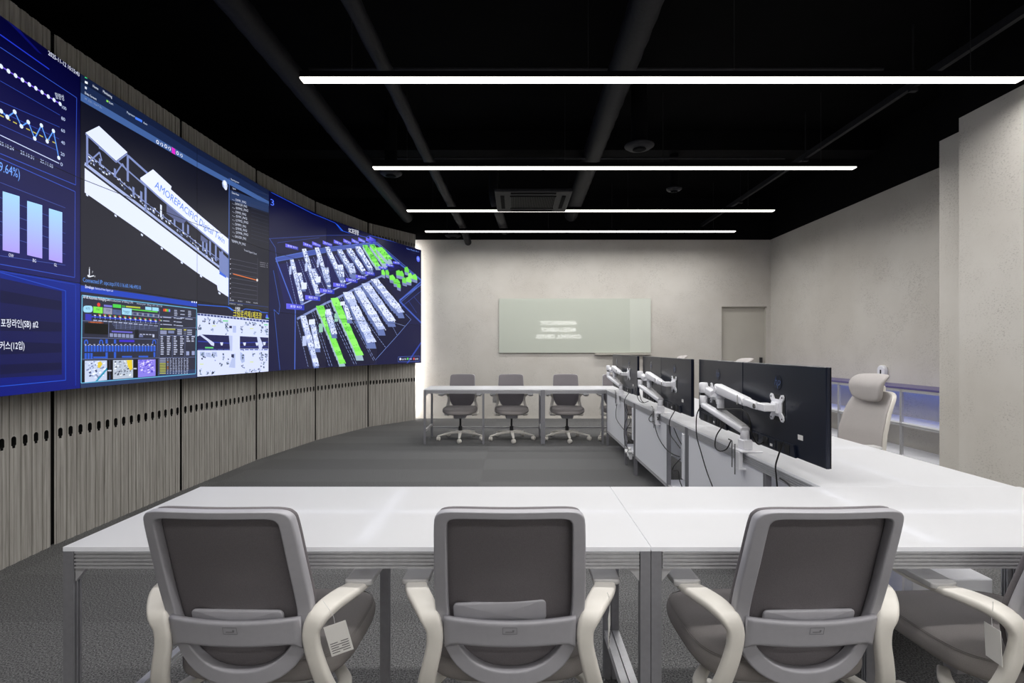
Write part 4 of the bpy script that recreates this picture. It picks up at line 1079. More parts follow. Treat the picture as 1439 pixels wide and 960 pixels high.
# ------------------------------------------------------------------ shelving on the right
t = thing('low_shelf_unit', 'long low white shelf unit with violet top along the right wall', 'shelf', (4.25, 4.9, 0))
SD = .405; SLn = 4.2
MB().box(0, SD, 0, SLn, .838, .86, 0, .002).build('shelf_top', M['purple'], t, 'violet top board')
for z_ in (.10, .46):
    MB().box(.004, SD, .0, SLn, z_, z_ + .016).build('shelf_board', M['white'], t)
def ribbed(mb, p0, p1, w_, h_, nr=4, side=True, gd=.0048):
    """aluminium profile with fine grooves on its two upright faces, from p0 to p1 (p = centre)"""
    pts = []
    st = h_ / (nr * 2 + 1)
    for i in range(nr * 2 + 1):
        z0, z1 = -h_ / 2 + i * st, -h_ / 2 + (i + 1) * st
        x = w_ / 2 - (gd if i % 2 else 0)
        pts += [(x, z0), (x, z1)]
    sec = pts + [(-a, -b) for a, b in pts]
    return mb.sweep([p0, p1], [sec, sec], (0, 0, 1) if abs(p1[2] - p0[2]) < .5 else (0, 1, 0), 0, True, False, False)
for z_ in (.822, .085, .445):
    mb = MB(); ribbed(mb, (.013, .0, z_), (.013, SLn, z_), .024, .028, 1); mb.build('front_rail', M['alu'], t)
for y in (.0, .67, 1.75, 2.83, 3.9):
    for x in (.013,):
        mb = MB(); ribbed(mb, (x, y + .015, 0), (x, y + .015, .835), .024, .028, 1); mb.build('upright', M['alu'], t)
mb = MB().box(.30, .33, .03, SLn - .05, .828, .836).build('light_strip', M['shelfled'], t, 'blue light strip')

# ------------------------------------------------------------------ tables and desks
TH = .74
def table(name, L, D, label, cat, loc, group, mids=True, desk=False):
    t = thing(name, label, cat, loc, 0, group)
    MB().box(.0001, L - .0001, .0001, D - .0001, TH - .012, TH, 0, .0005).build('tabletop', M['acrylic'], t, 'white frosted tabletop')
    ap = TH - .0125 - .024
    for (p0, p1) in (((.031, .014, ap), (L - .031, .014, ap)), ((.031, D - .014, ap), (L - .031, D - .014, ap))):
        mb = MB(); ribbed(mb, p0, p1, .026, .046, 4); mb.build('apron_beam', M['alu'], t)
    for x in (.014, L - .014):
        mb = MB(); ribbed(mb, (x, .03, ap), (x, D - .03, ap), .026, .046, 4); mb.build('apron_beam', M['alu'], t)
        mb = MB(); ribbed(mb, (x, .03, .178), (x, D - .03, .178), .026, .030, 2); mb.build('side_stretcher', M['alu'], t)
        for y in (.015, D - .015):
            mb = MB(); ribbed(mb, (x, y, .012), (x, y, TH - .0128), .028, .027, 2); mb.box(x - .012, x + .012, y - .012, y + .012, .0, .0115)
            mb.build('leg', M['leg'], t)
    mb = MB().box(L / 2 - .02, L / 2 + .02, .028, D - .028, ap - .02, TH - .0125).build('cross_beam', M['white'], t)
    mb = MB().box(.03, L / 2 - .021, D / 2 - .015, D / 2 + .015, ap - .005, TH - .0125).box(L / 2 + .021, L - .03, D / 2 - .015, D / 2 + .015, ap - .005, TH - .0125).build('long_beam', M['white'], t)
    y = D / 2 if not desk else .015
    mb = MB(); ribbed(mb, (L / 2, y, .012), (L / 2, y, ap - .021 if not desk else ap - .024), .028, .027, 2); mb.box(L / 2 - .012, L / 2 + .012, y - .012, y + .012, 0, .0115).build('leg', M['leg'], t)
    if desk:
        mb = MB(); ribbed(mb, (.03, D - .014, .135), (L - .03, D - .014, .135), .024, .028, 1); mb.build('back_stretcher', M['alu'], t)
    for x in (.03, L - .03):
        sx = 1 if x < L / 2 else -1
        MB().prism([(x, ap - .024), (x + sx * .03, ap - .024), (x + sx * .008, ap - .05), (x, ap - .06)], lambda u, v, w_: (u, w_, v), .006, .022).build('corner_bracket', M['alu'], t)
    return t
NY0, TD = 1.382, .605
table('long_table', 1.609, TD, 'white front table with two grey chairs, its left end free', 'table', (-1.24, NY0, 0), 'white tables')
table('long_table', 1.609, TD, 'white front table in the right foreground, joining the monitor desks', 'table', (.371, NY0, 0), 'white tables')
FY = 6.76
table('long_table', 1.597, TD, 'white far table with two grey chairs behind, its left end free', 'table', (-1.236, FY, 0), 'white tables', desk=True)
table('long_table', 1.597, TD, 'white far table reaching behind the monitor desks', 'table', (.363, FY, 0), 'white tables', desk=True)

DX, DW, DL = 1.2, .765, 1.572
def desk(y0, label, gapshelf=True):
    """desk run along Y; its aisle side faces -X"""
    t = thing('monitor_desk', label, 'desk', (DX, y0, 0), 0, 'monitor desks')
    L = DL; ap = TH - .0365
    MB().box(.0002, DW, .0001, L - .0001, TH - .012, TH, 0, .0005).build('desktop', M['acrylic'], t, 'white frosted desktop')
    for x in (.014, DW - .014):
        mb = MB(); ribbed(mb, (x, .031, ap), (x, L - .031, ap), .026, .046, 4); mb.build('apron_beam', M['alu'], t)
    for y in (.014, L - .014):
        mb = MB(); ribbed(mb, (.03, y, ap), (DW - .03, y, ap), .026, .046, 4); mb.build('apron_beam', M['alu'], t)
    MB().box(.028, DW - .028, L / 2 - .02, L / 2 + .02, ap - .02, TH - .0125).build('cross_beam', M['white'], t)
    MB().box(DW / 2 - .015, DW / 2 + .015, .03, L / 2 - .021, ap - .005, TH - .0125).box(DW / 2 - .015, DW / 2 + .015, L / 2 + .021, L - .03, ap - .005, TH - .0125).build('long_beam', M['white'], t)
    for (x, y) in ((.015, .015), (.015, L - .016), (DW - .015, .015), (DW - .015, L - .016), (.015, .455)):
        mb = MB(); ribbed(mb, (x, y, .012), (x, y, TH - .0128 if y != .455 else ap - .024), .028, .027, 2); mb.box(x - .012, x + .012, y - .012, y + .012, 0, .0115); mb.build('leg', M['leg'], t)
    MB().box(.006, .020, .472, L - .033, .205, ap - .0245).build('modesty_panel', M['white'], t, 'white back panel')
    mb = MB(); ribbed(mb, (.014, .031, .19), (.014, L - .031, .19), .024, .028, 1); mb.build('bottom_rail', M['alu'], t)
    MB().box(.028, .40, .031, .62, .186, .198).build('cable_shelf', M['white'], t)
    t2 = MB().box(.000, .052, .048, .104, .34, .672, 0, .005).build('cable_duct', M['white'], t, 'white upright cable box')
    MB().box(.35, .36, .04, L - .04, .22, .66).build('inner_panel', M['white'], t)
    return t
STY = [1.988, 3.560, 5.132]
d1 = desk(STY[0], 'white monitor desk nearest the front table'); desk(STY[1], 'white monitor desk in the middle of the row'); desk(STY[2], 'white monitor desk nearest the far table')
MB().box(.405, .735, .06, .60, .200, .348, 0, .004).build('storage_tray', M['white'], d1, 'white storage tray')
mb = MB(); ribbed(mb, (.03, .05, .185), (.735, .05, .185), .024, .028, 1); mb.build('tray_rail', M['alu'], d1)
o = MB().box(1.36, 1.585, 2.035, 2.44, .1985, .215, 0, .003).build('blue_light_slab', M['blue']); tag(o, 'bright blue flat slab under the nearest monitor desk, painted for blue light', 'slab')  # blue light on the shelf, put into the colour of an added slab

# ------------------------------------------------------------------ monitors
MWd, MHt, MX, MZ = .745, .412, 1.247, .797
def make_monitor():
    """local: back faces -X, width along +Y from 0"""
    t = thing('monitor', '', 'monitor', (MX, 2.03, MZ), 0, 'desk monitors')
    W_, H_ = MWd, MHt
    f = lambda u, v, w_: (w_, u, v)
    mb = MB().box(0, .018, 0, W_, 0, H_, 0, .003)
    mb.build('rear_shell', M['monitor'], t)
    MB().box(.0182, .023, .001, W_ - .001, .001, H_ - .001, 0, .002).build('front_bezel', M['bezel'], t)
    MB().box(.0232, .0236, .008, W_ - .008, .012, H_ - .008).build('screen', M['port'], t)
    # lower housing with ports
    MB().prism([(W_ * .28, .0), (W_ * .92, .0), (W_ * .90, .055), (W_ * .30, .055)], f, -.010, -.0004).build('port_housing', M['monitor'], t)
    for (u, a, b) in ((.34, .045, .04), (.44, .03, .04), (.50, .012, .04), (.60, .05, .04), (.74, .05, .04)):
        MB().box(-.0115, -.0102, W_ * u, W_ * u + a, .008, .008 + b).build('port', M['port'], t)
    MB().box(-.0112, -.0101, W_ * .545, W_ * .575, .014, .026).build('sticker', M['card'], t, 'small white sticker')
    MB().box(-.0008, -.0002, W_ * .22, W_ * .22 + .04, .085, .107).build('sticker', M['card'], t, 'white sticker')
    MB().box(-.0016, -.0003, W_ / 2 - .062, W_ / 2 + .062, H_ / 2 - .062, H_ / 2 + .062).build('mount_recess', M['port'], t)
    # round emblem with the two letters
    lg = MB(); c = (W_ / 2 + .0, H_ * .79); r = .036
    k = 28
    outer = [(c[0] + r * math.cos(2 * PI * i / k), c[1] + r * math.sin(2 * PI * i / k)) for i in range(k)]
    inn = [(c[0] + r * .90 * math.cos(2 * PI * i / k), c[1] + r * .90 * math.sin(2 * PI * i / k)) for i in range(k)]
    lg.prism(outer, f, -.0014, -.0003)
    lo = lg.build('emblem', M['logo'], t, 'round glossy emblem')
    tr, wd = text_tris('hp', True); tb = MB()
    for q in tr:
        tb.add([(-.0022, c[1 - 1] + (wd / 2 - x) * .058 - (y - .25) * .018, c[1] + (y - .25) * .058) for x, y in q], [(0, 1, 2)])
    tb.build('emblem_letters', M['logotext'], lo)
    return t
mon = make_monitor()
def copy_thing(root, label, loc, rz): return dup(root, label, loc, rz)
mon['label'] = 'large black monitor at the right end of the row, nearest the front table'
ml = ['black monitor beside the nearest one, facing away behind the nearest white arm', 'front black monitor of the middle pair', 'rear black monitor of the middle pair, partly behind its neighbour', 'front black monitor of the pair nearest the far table', 'rearmost black monitor, in front of the glass board corner']
NE = [2.03, 3.595, 5.19]
k = 0
for i in range(3):
    if i: copy_thing(mon, ml[k], (MX, NE[i], MZ), 0); k += 1
    copy_thing(mon, ml[k], (MX + .004, NE[i] + MWd + .014, MZ), R(-2.2)); k += 1

# ------------------------------------------------------------------ twin monitor arms
def make_arm():
    """origin on the desk edge at the clamp; monitors' backs at x = MX - DX ; y relative to clamp"""
    t = thing('twin_monitor_arm', '', 'monitor arm', (DX, NE[0] + .64, TH), 0, 'twin monitor arms')
    xb = MX - DX           # back plane of the monitors
    MB().box(-.03, .085, -.045, .06, .0005, .010, 0, .003).box(-.012, .040, -.03, .04, .010, .065, 0, .006).build('desk_base', M['armwhite'], t)
    MB().box(-.032, -.010, -.022, .022, -.085, .0, 0, .002).box(-.032, .02, -.022, .022, -.095, -.085, 0, .002).build('clamp', M['armwhite'], t)
    MB().cyl((-.045, -.006, -.12), .0035, .16, 'z', 8).cyl((-.045, .03, -.09), .0035, .14, 'z', 8).bar((-.045, .03, .05), (-.045, .075, .052), .005, .005).build('clamp_screw', M['chrome'], t)
    MB().cyl((.012, .004, .065), .024, .045, 'z', 20, 0, .022, .004).build('post', M['armwhite'], t)
    # two lower links rising away from the clamp
    elbow1 = Vector((-.06, .40, .245)); elbow2 = Vector((-.028, .16, .215))
    def link(p, q, w0, h0, w1, h1):
        mb = MB(); n = 6
        pts = [Vector(p).lerp(Vector(q), i / n) for i in range(n + 1)]
        mb.sweep(pts, [rrect((w0 + (w1 - w0) * i / n) / 2, (h0 + (h1 - h0) * i / n) / 2, .010, 3) for i in range(n + 1)], (0, 0, 1))
        return mb
    link((.012, .0, .11), (-.06, .39, .20), .052, .036, .044, .030).build('lower_link', M['armwhite'], t)
    mb = link((.014, .008, .125), (.006, .30, .185), .040, .022, .036, .022); mb.build('lower_link', M['pad'], t)
    # elbow 1 carries the arm of the far monitor
    mb = MB().cyl((-.06, .40, .20), .022, .060, 'z', 20, 0, None, .003).cyl((-.06, .40, .275), .026, .062, 'z', 20, 0, None, .005)
    e1 = mb.build('elbow', M['armwhite'], t); MB().cyl((-.06, .40, .260), .019, .015, 'z', 16).build('elbow_ring', M['port'], e1)
    mb = MB().cyl((-.012, .262, .196), .020, .055, 'z', 20, 0, None, .003).cyl((-.012, .262, .2515), .024, .040, 'z', 20, 0, None, .004)
    mb.build('elbow', M['armwhite'], t)
    # upper spring arm to the near monitor
    yN = NE[0] + MWd / 2 - (NE[0] + .64); zN = MZ + MHt / 2 - TH
    yF = yN + MWd + .014
    A = Vector((-.020, .275, .310)); B = Vector((-.020, yN + .175, zN + .008))
    mb = link(A, B, .050, .056, .046, .044); u1 = mb.build('spring_arm', M['armwhite'], t)
    d_ = (B - A).normalized()
    MB().bar(A + d_ * .31 + Vector((-.0265, 0, 0)), A + d_ * .315 + Vector((-.0265, 0, 0)), .003, .05).build('cable_cover_seam', M['pad'], u1)
    MB().cyl((-.049, A.y - .015, A.z - .004), .017, .004, 'x', 18).cyl((-.047, B.y + .02, B.z + .002), .016, .004, 'x', 18).build('pivot_cap', M['armwhite'], u1)
    def head(yc, sgn, frm):
        """wrist and VESA plate at yc"""
        mb = MB()
        mb.sweep([frm, (-.020, yc + sgn * .105, zN + .002), (-.022, yc + sgn * .055, zN)], [rrect(.018, .018, .006, 3), rrect(.016, .018, .006, 3), rrect(.015, .017, .006, 3)], (0, 0, 1))
        w1 = mb.build('wrist', M['armwhite'], t)
        MB().cyl((-.041, yc + sgn * .062, zN), .012, .005, 'x', 14).build('wrist_knob', M['chrome'], w1)
        mb = MB().box(-.030, xb - .024, yc - .020, yc + .052, zN - .018, zN + .018, 0, .004).box(xb - .0245, xb - .009, yc - .026, yc + .026, zN - .027, zN + .027, 0, .004)
        f = lambda u, v, w_: (xb - .0055 + w_, yc + u, zN + v)
        pts = [(.062, .054), (.054, .064), (.040, .062), (.022, .040), (-.022, .040), (-.040, .062), (-.054, .064), (-.062, .054), (-.060, .040), (-.042, .022), (-.042, -.022), (-.060, -.040), (-.062, -.054), (-.054, -.064), (-.040, -.062), (-.022, -.040), (.022, -.040), (.040, -.062), (.054, -.064), (.062, -.054), (.060, -.040), (.042, -.022), (.042, .022), (.060, .040)]
        mb.prism(pts, f, -.003, .003)
        v = mb.build('vesa_plate', M['armwhite'], t)
        mb = MB()
        for su in (-1, 1):
            for sv in (-1, 1): mb.cyl((xb - .0098, yc + su * .050, zN + sv * .050), .0042, .0012, 'x', 10)
        mb.build('screw', M['dark'], v)
    head(yN, 1, tuple(B))
    C = Vector((-.050, .43, .300)); D_ = Vector((-.028, yF - .16, zN + .01))
    link(C, D_, .044, .050, .040, .040).build('spring_arm', M['armwhite'], t)
    head(yF, -1, tuple(D_))
    return t
arm = make_arm()
arm['label'] = 'large white twin monitor arm nearest the front table'
for i, s in ((1, 'white twin monitor arm holding the middle pair of monitors'), (2, 'smallest-looking white twin monitor arm, holding the pair nearest the far table')):
    dup(arm, s, (DX, NE[i] + .64, TH))

# ------------------------------------------------------------------ cables
def cable(pts, label, r=.0036, m='cable', name='cable', group='black cables'):
    o = MB().tube(smooth_path(pts, 6), r, 7).build(name, M[m]); tag(o, label, 'cable', group); return o
def cx(L_, X=1.172): return [tuple(on_X(x, y, X)) for x, y in L_]
cable(cx([(984, 572), (979, 585), (979, 612), (985, 635), (993, 662), (1002, 686), (1006, 700)]), 'long black cable hanging from nearest arm elbow down the white panel')
cable(cx([(1018, 596), (1007, 612), (1005, 628), (1012, 634), (1021, 631), (1027, 620)], 1.19), 'black cable looping at desk edge left of nearest arm clamp')
cable([tuple(on_X(1005, 575, 1.175)), tuple(on_X(1030, 575, 1.165)), tuple(on_X(1045, 577, 1.165)), tuple(on_X(1053, 590, 1.17)), tuple(on_X(1057, 612, 1.19)), tuple(on_X(1065, 624, 1.215)), tuple(on_X(1072, 621, 1.235)), tuple(on_X(1074, 612, 1.25))], 'black cable from nearest spring arm into the monitor ports', .0042)
cable(cx([(1101, 621), (1094, 640), (1090, 655), (1091, 670), (1093, 690), (1097, 705)], 1.188), 'black cable dropping from the nearest monitor to the cable box')
cable(cx([(1096, 672), (1105, 678), (1113, 688), (1116, 700)], 1.188), 'short black cable curling beside the nearest cable box')
cable(cx([(918, 578), (920, 596), (925, 614), (935, 630), (945, 638), (955, 642)], 1.18), 'thin black cable crossing the middle white panel')
cable(cx([(918, 580), (912, 588), (915, 593), (925, 589), (920, 582)], 1.18), 'black cable knot under the middle arm clamp')
cable(cx([(948, 578), (941, 592), (942, 610), (950, 622), (956, 630)], 1.18), 'black cable from middle monitors to the middle cable box')
cable(cx([(945, 597), (948, 604), (953, 616), (958, 625)], 1.215), 'inner black cable curving into the middle cable box')
cable(cx([(956, 645), (947, 655), (946, 661), (953, 662), (955, 675), (961, 690)], 1.20), 'black cable looping below the middle cable box')
cable(cx([(869, 558), (866, 575), (866, 588), (872, 598), (877, 604)], 1.18), 'thin black cable on the farthest white panel')
cable(cx([(884, 552), (878, 562), (878, 574), (882, 585), (878, 595), (877, 612), (880, 627), (886, 633)], 1.18), 'black cable from farthest monitors down past the cable box')
cable(cx([(880, 570), (883, 582), (886, 592), (880, 605), (882, 615), (888, 622)], 1.20), 'black tangled cable inside the farthest desk gap')
cable(cx([(893, 545), (897, 561), (903, 566), (911, 564)], 1.21), 'black cable lying on desk between the two farther arms')
cable(cx([(898, 550), (901, 562), (905, 566)], 1.16), 'black cable hanging from elbow of the middle arm')
cable([(.995, 1.80, .3), (.92, 1.72, .2), (.70, 1.62, .03), (.60, 1.52, .006), (.56, 1.43, .006), (.58, 1.36, .006), (.66, 1.28, .006), (.80, 1.22, .006)], 'black cable trailing on the carpet beside the third chair', .0036)
# white plugs bundle
t = thing('plug_bundle', 'bundle of white plugs and cords hanging by the farthest desk leg', 'plugs', tuple(on_X(884, 638, 1.15)))
for k, (dx, dy, dz, a) in enumerate(((0, .12, 0, .3), (.01, -.03, -.02, 1.2), (0, -.06, .03, -.5), (.01, .04, .03, 2.0))):
    mb = MB(); v = Vector((0, math.cos(a), math.sin(a))) * .03; c = Vector((dx, dy, dz))
    mb.sweep([c - v, c, c + v], [rrect(.010, .012, .005, 2), rrect(.016, .016, .007, 2), rrect(.013, .013, .005, 2)], (1, 0, 0)); mb.build('plug', M['wcable'], t)
for k in range(5):
    a = .5 + k; MB().tube(smooth_path([(0, .10 - .05 * k, 0), (.01, .02, .05 - .02 * k), (0, -.03 + .02 * k, .02), (.008, 0, -.05 + .01 * k), (0, .08, -.01 * k)], 5), .004, 6).build('cord', M['wcable'], t)

# ------------------------------------------------------------------ grey office chairs
def tab(T, x):
    for (a, p), (b, q) in zip(T, T[1:]):
        if x <= b: t = (x - a) / (b - a); return p + (q - p) * t
    return T[-1][1]
YB = [(.30, -.205), (.42, -.212), (.50, -.222), (.56, -.232), (.62, -.247), (.70, -.274), (.80, -.306), (.86, -.325), (.95, -.352)]
def backmap(u, v, w_): return (u, tab(YB, v) + .75 * u * u - w_, v)     # w positive = towards the rear
def full(half, n=3):
    pts = [(x, z_, 0) for x, z_ in half] + [(-x, z_, 0) for x, z_ in half[::-1][1:-1]]
    return [(p[0], p[1]) for p in smooth_path(pts, n, True)]
OUT = full([(0, .905), (.10, .904), (.152, .900), (.173, .889), (.181, .862), (.186, .76), (.190, .67), (.188, .60), (.173, .53), (.14, .468), (.08, .428), (0, .416)])
INN = full([(0, .886), (.09, .885), (.131, .882), (.146, .872), (.150, .850), (.153, .76), (.156, .67), (.155, .605), (.143, .552), (.115, .504), (.065, .470), (0, .460)])
def arm_part(sgn, t, angle=0.0):
    """white support rising at the back, curving out into the armrest"""
    pts = [(.170, -.02, .338), (.214, -.08, .336), (.226, -.15, .345), (.226, -.200, .378), (.216, -.226, .424), (.203, -.240, .478), (.192, -.247, .530), (.191, -.251, .572), (.204, -.246, .602), (.223, -.219, .620), (.245, -.178, .627), (.260, -.135, .626), (.268, -.06, .617), (.272, .04, .616)]
    wd = [.030, .038, .042, .044, .044, .042, .041, .043, .050, .056, .060, .060, .050, .036]
    th = [.018, .020, .024, .026, .026, .025, .024, .024, .026, .026, .024, .020, .012, .010]
    P = smooth_path([(sgn * a, b, c) for a, b, c in pts], 4); n = len(P)
    mb = MB(); rings = []
    for i in range(n):
        k = i / 4.0; j = min(int(k), len(wd) - 2); fr_ = k - j
        W_ = wd[j] + (wd[j + 1] - wd[j]) * fr_; T_ = th[j] + (th[j + 1] - th[j]) * fr_
        rings.append(rrect(W_ / 2, T_ / 2, min(W_, T_) * .38, 3))
    # side vector stays along X: build rings by hand
    vs = []; K = len(rings[0])
    for i in range(n):
        tv = Vector(P[min(i + 1, n - 1)]) - Vector(P[max(i - 1, 0)]); tv.normalize()
        side = Vector((1, 0, 0)) - tv * tv.x
        if side.length < .3: side = Vector((1, 0, 0)) * .3 + Vector((0, -sgn * .9 if tv.x * sgn > 0 else sgn, 0)); side = side - tv * side.dot(tv)
        side.normalize(); nn = tv.cross(side)
        vs += [tuple(Vector(P[i]) + side * a + nn * b) for a, b in rings[i]]
    fs = [(i * K + q, i * K + (q + 1) % K, (i + 1) * K + (q + 1) % K, (i + 1) * K + q) for i in range(n - 1) for q in range(K)]
    mb.add(vs, fs, 0, True); mb.add(vs[:K], [list(range(K))]); mb.add(vs[-K:], [list(range(K))])
    a = mb.build('armrest', M['offwhite'], t)
    outl = [(p[0], p[1]) for p in smooth_path([(x, y, 0) for x, y in ((-.034, -.118), (.0, -.122), (.034, -.118), (.038, -.100), (.039, -.02), (.037, .08), (.026, .124), (0, .132), (-.026, .124), (-.037, .06), (-.036, -.04), (-.036, -.100))], 3, True)]
    MB().plate(outl, .016, lambda u, v, w_: (sgn * (.266 - .004 * (v + .1)) + u, -.008 + v, .6345 + w_), .004).build('arm_pad', M['pad'], a, 'grey arm pad')
def caster(mb, x, y, a):
    c, s_ = math.cos(a), math.sin(a)
    for sg in (-1, 1):
        k = 18; r = .029; vs = []
        for (off, rr) in ((.004, r * .8), (.006, r), (.018, r), (.022, r * .72)):
            for i in range(k):
                th = 2 * PI * i / k; px, pz = rr * math.cos(th), rr * math.sin(th)
                vs.append((x + c * px - s_ * off * sg, y + s_ * px + c * off * sg, r + pz))
        fs = [(j * k + i, j * k + (i + 1) % k, (j + 1) * k + (i + 1) % k, (j + 1) * k + i) for j in range(3) for i in range(k)] + [list(range(3 * k, 4 * k))] + [list(range(k))[::-1]]
        mb.add(vs, fs, 0, True)
def base_parts(t, m, phase=0.0, r_=.315):
    MB().lathe((0, 0, .085), [(.038, 0), (.045, .012), (.042, .035), (.030, .042)], 'z', 24).build('base_hub', m, t)
    for i in range(5):
        a = phase + 2 * PI * i / 5; c, s_ = math.cos(a), math.sin(a)
        P = [(.02 * c, .02 * s_, .105), (.12 * c, .12 * s_, .102), (.22 * c, .22 * s_, .088), ((r_ - .01) * c, (r_ - .01) * s_, .070), ((r_ + .012) * c, (r_ + .012) * s_, .066)]
        mb = MB().sweep(P, [rrect(q / 2, h_ / 2, .006, 3) for q, h_ in ((.050, .030), (.044, .028), (.036, .022), (.030, .016), (.024, .012))], (0, 0, 1))
        l = mb.build('base_leg', m, t)
        mb = MB(); caster(mb, r_ * c, r_ * s_, a + .8); mb.cyl((r_ * c, r_ * s_, .045), .006, .022, 'z', 8)
        mb.build('caster', m, l)
def make_chair():
    t = thing('office_chair', '', 'chair', (-.015, 1.53, 0), 0, 'grey office chairs')
    # fabric back, thick and rounded, in front of the frame
    o2 = [(x * .985, (z_ - .66) * .995 + .661) for x, z_ in OUT]
    MB().plate(o2, .018, lambda u, v, w_: backmap(u, v, w_ - .012), .008, .004, .0).build('backrest', M['mesh'], t, 'dark grey upholstered backrest')
    MB().ring(OUT, INN, .030, lambda u, v, w_: backmap(u, v, w_ + .013 ), .005).build('back_frame', M['plastic'], t, 'grey plastic back frame')
    # cross band
    n = 20; top = []; bot = []
    for i in range(n + 1):
        x = -.166 + .332 * i / n; q = abs(x) / .166
        top.append((x, .606 + .004 * q * q)); bot.append((x, .535 - (.012 * max(0, (q - .86) / .14) ** 1.2)))
    vs = []; fs = []
    for i in range(n + 1):
        for (v, w_) in ((top[i][1], .036), (top[i][1] - .002, .0405), (top[i][1] - .007, .042), (top[i][1] - .012, .042), (bot[i][1] + .012, .042), (bot[i][1] + .007, .042), (bot[i][1] + .002, .0405), (bot[i][1], .036), (bot[i][1], .028), (top[i][1], .028)):
            vs.append(backmap(top[i][0], v, w_))
    for i in range(n):
        for q in range(10): fs.append((i * 10 + q, i * 10 + (q + 1) % 10, (i + 1) * 10 + (q + 1) % 10, (i + 1) * 10 + q))
    fs += [list(range(10)), list(range(n * 10, n * 10 + 10))]
    cb = MB().add(vs, fs, 0, True).build('cross_band', M['plastic'], t)
    mb = MB()
    for (a, b, c, e_) in ((-.018, .018, .5925, .594), (-.018, .018, .5745, .576), (-.018, -.0168, .5745, .594), (.0168, .018, .5745, .594), (-.011, .010, .580, .5825), (.006, .011, .5825, .587)):
        P = [backmap(x, v, .0430) for x, v in ((a, c), (b, c), (b, e_), (a, e_))]
        mb.add(P, [(0, 1, 2, 3)])
    mb.build('embossed_mark', M['mark'], cb)
    lb = MB().plate([(x, z_) for x, z_ in rrect(.118, .030, .012, 4)], .010, lambda u, v, w_: backmap(u, .592 + v, w_ + .012), .004)
    lb.build('lumbar_support', M['plastic'], t)
    for s_ in (-1, 1): arm_part(s_, t)
    # seat
    so = []
    for i in range(44):
        a = 2 * PI * i / 44; ca, sa = math.cos(a), math.sin(a); e1 = .62 if sa > 0 else .5
        so.append((.238 * math.copysign(abs(ca) ** e1, ca) * (1 + .0 * sa), .235 * math.copysign(abs(sa) ** e1, sa) + .035))
    def seatmap(u, v, w_):
        drop = .030 * max(0, (v - .12) / .15) ** 2 + .012 * (abs(u) / .238) ** 3
        return (u, v, .425 - drop + w_ + .008 * (u / .238) ** 2)
    s = MB().plate(so, .066, seatmap, .026, .010, -.004).build('seat', M['fabric'], t, 'grey upholstered seat')
    pp = [seatmap(u * .962, (v - .035) * .962 + .035, .0312) for u, v in so]
    pp2 = [seatmap(u * .975, (v - .035) * .975 + .035, .0288) for u, v in so]
    MB().tube(pp, .0011, 5, 0, True).tube(pp2, .0011, 5, 0, True).build('seam', M['fabric'], s)
    MB().plate([(u * .86, (v - .035) * .86 + .03) for u, v in so], .022, lambda u, v, w_: (u, v, .376 + w_ + .03 * (u / .238) ** 2), .008).build('seat_pan', M['pad'], t)
    MB().box(-.085, .085, -.12, .11, .305, .364, 0, .014).sweep([(-.158, -.03, .350), (0, -.02, .338), (.158, -.03, .350)], [rrect(.022, .010, .005)] * 3, (0, 0, 1)).build('mechanism', M['plastic'], t)
    MB().cyl((0, 0, .128), .027, .06, 'z', 20, 0, .025).cyl((0, 0, .188), .014, .12, 'z', 16).build('gas_lift', M['dark'], t)
    base_parts(t, M['offwhite'], PI / 2 + .06)
    return t
ch = make_chair(); ch['label'] = 'grey office chair in the middle of the foreground, seen from behind'
dup(ch, 'grey office chair at the left front, a white tag on its right arm', (-.70, 1.53, 0), R(-1.5))
dup(ch, 'grey office chair right of the foreground centre, seen from behind', (.735, 1.53, 0), R(2))
dup(ch, 'grey office chair cut off by the right edge of the photo', (1.43, 1.52, 0), R(3))
for x, lab in ((-.786, 'small-looking grey chair at left of far table, nearest the screens'), (-.062, 'small-looking grey chair in the middle behind the far table'), (.722, 'small-looking grey chair right of the far table joint'), (1.46, 'grey chair behind far table, mostly hidden by the monitor desks')):
    dup(ch, lab, (x, 7.15, 0), PI + R({-.786: 0, -.062: 2, .722: -2, 1.46: 0}[x]))

for c in kids(ch):
    if c.name.startswith('lumbar'): c.location.z = .022; c.rotation_euler = (0, R(-2.5), 0)

# tags
def hang_tag(x, y, z_, rz, ry, lab, w_=.055, h_=.084):
    t = thing('hang_tag', lab, 'tag', (x, y, z_), rz, 'chair tags'); t.rotation_euler = (0, ry, rz)
    f = lambda u, v, ww: (u, ww, v)
    c = MB().prism([(-w_ / 2, -h_), (w_ / 2, -h_), (w_ / 2, 0), (-w_ / 2, 0)], f, 0, .0012).build('card', M['card'], t)
    mb = MB()
    for k in range(5):
        mb.box(-w_ * .42, -w_ * .42 + w_ * (.5 if k % 2 else .34), -.0006, -.0002, -h_ * .92 + k * .006, -h_ * .92 + k * .006 + .0018)
        mb.box(w_ * .06, w_ * .06 + w_ * .34, -.0006, -.0002, -h_ * .92 + k * .006, -h_ * .92 + k * .006 + .0018)
    mb.build('print', M['ink'], c)
    MB().tube(smooth_path([(0, .0006, -.004), (.003, -.001, .02), (-.004, 0, .045), (-.012, .004, .065)], 4), .0006, 5).build('string', M['wcable'], t)
hang_tag(-.458, 1.275, .588, R(10), R(-15), 'white paper tag on the left front chair arm', .055, .078)
hang_tag(.246, 1.33, .588, R(75), R(-8), 'white paper tag on the middle front chair, seen nearly edge-on')
hang_tag(1.198, 1.27, .585, R(80), R(4), 'white paper tag on the chair at the right photo edge')
hang_tag(-.302, 7.30, .60, 0, R(3), 'white paper tag on the far middle chair arm', .06, .10)

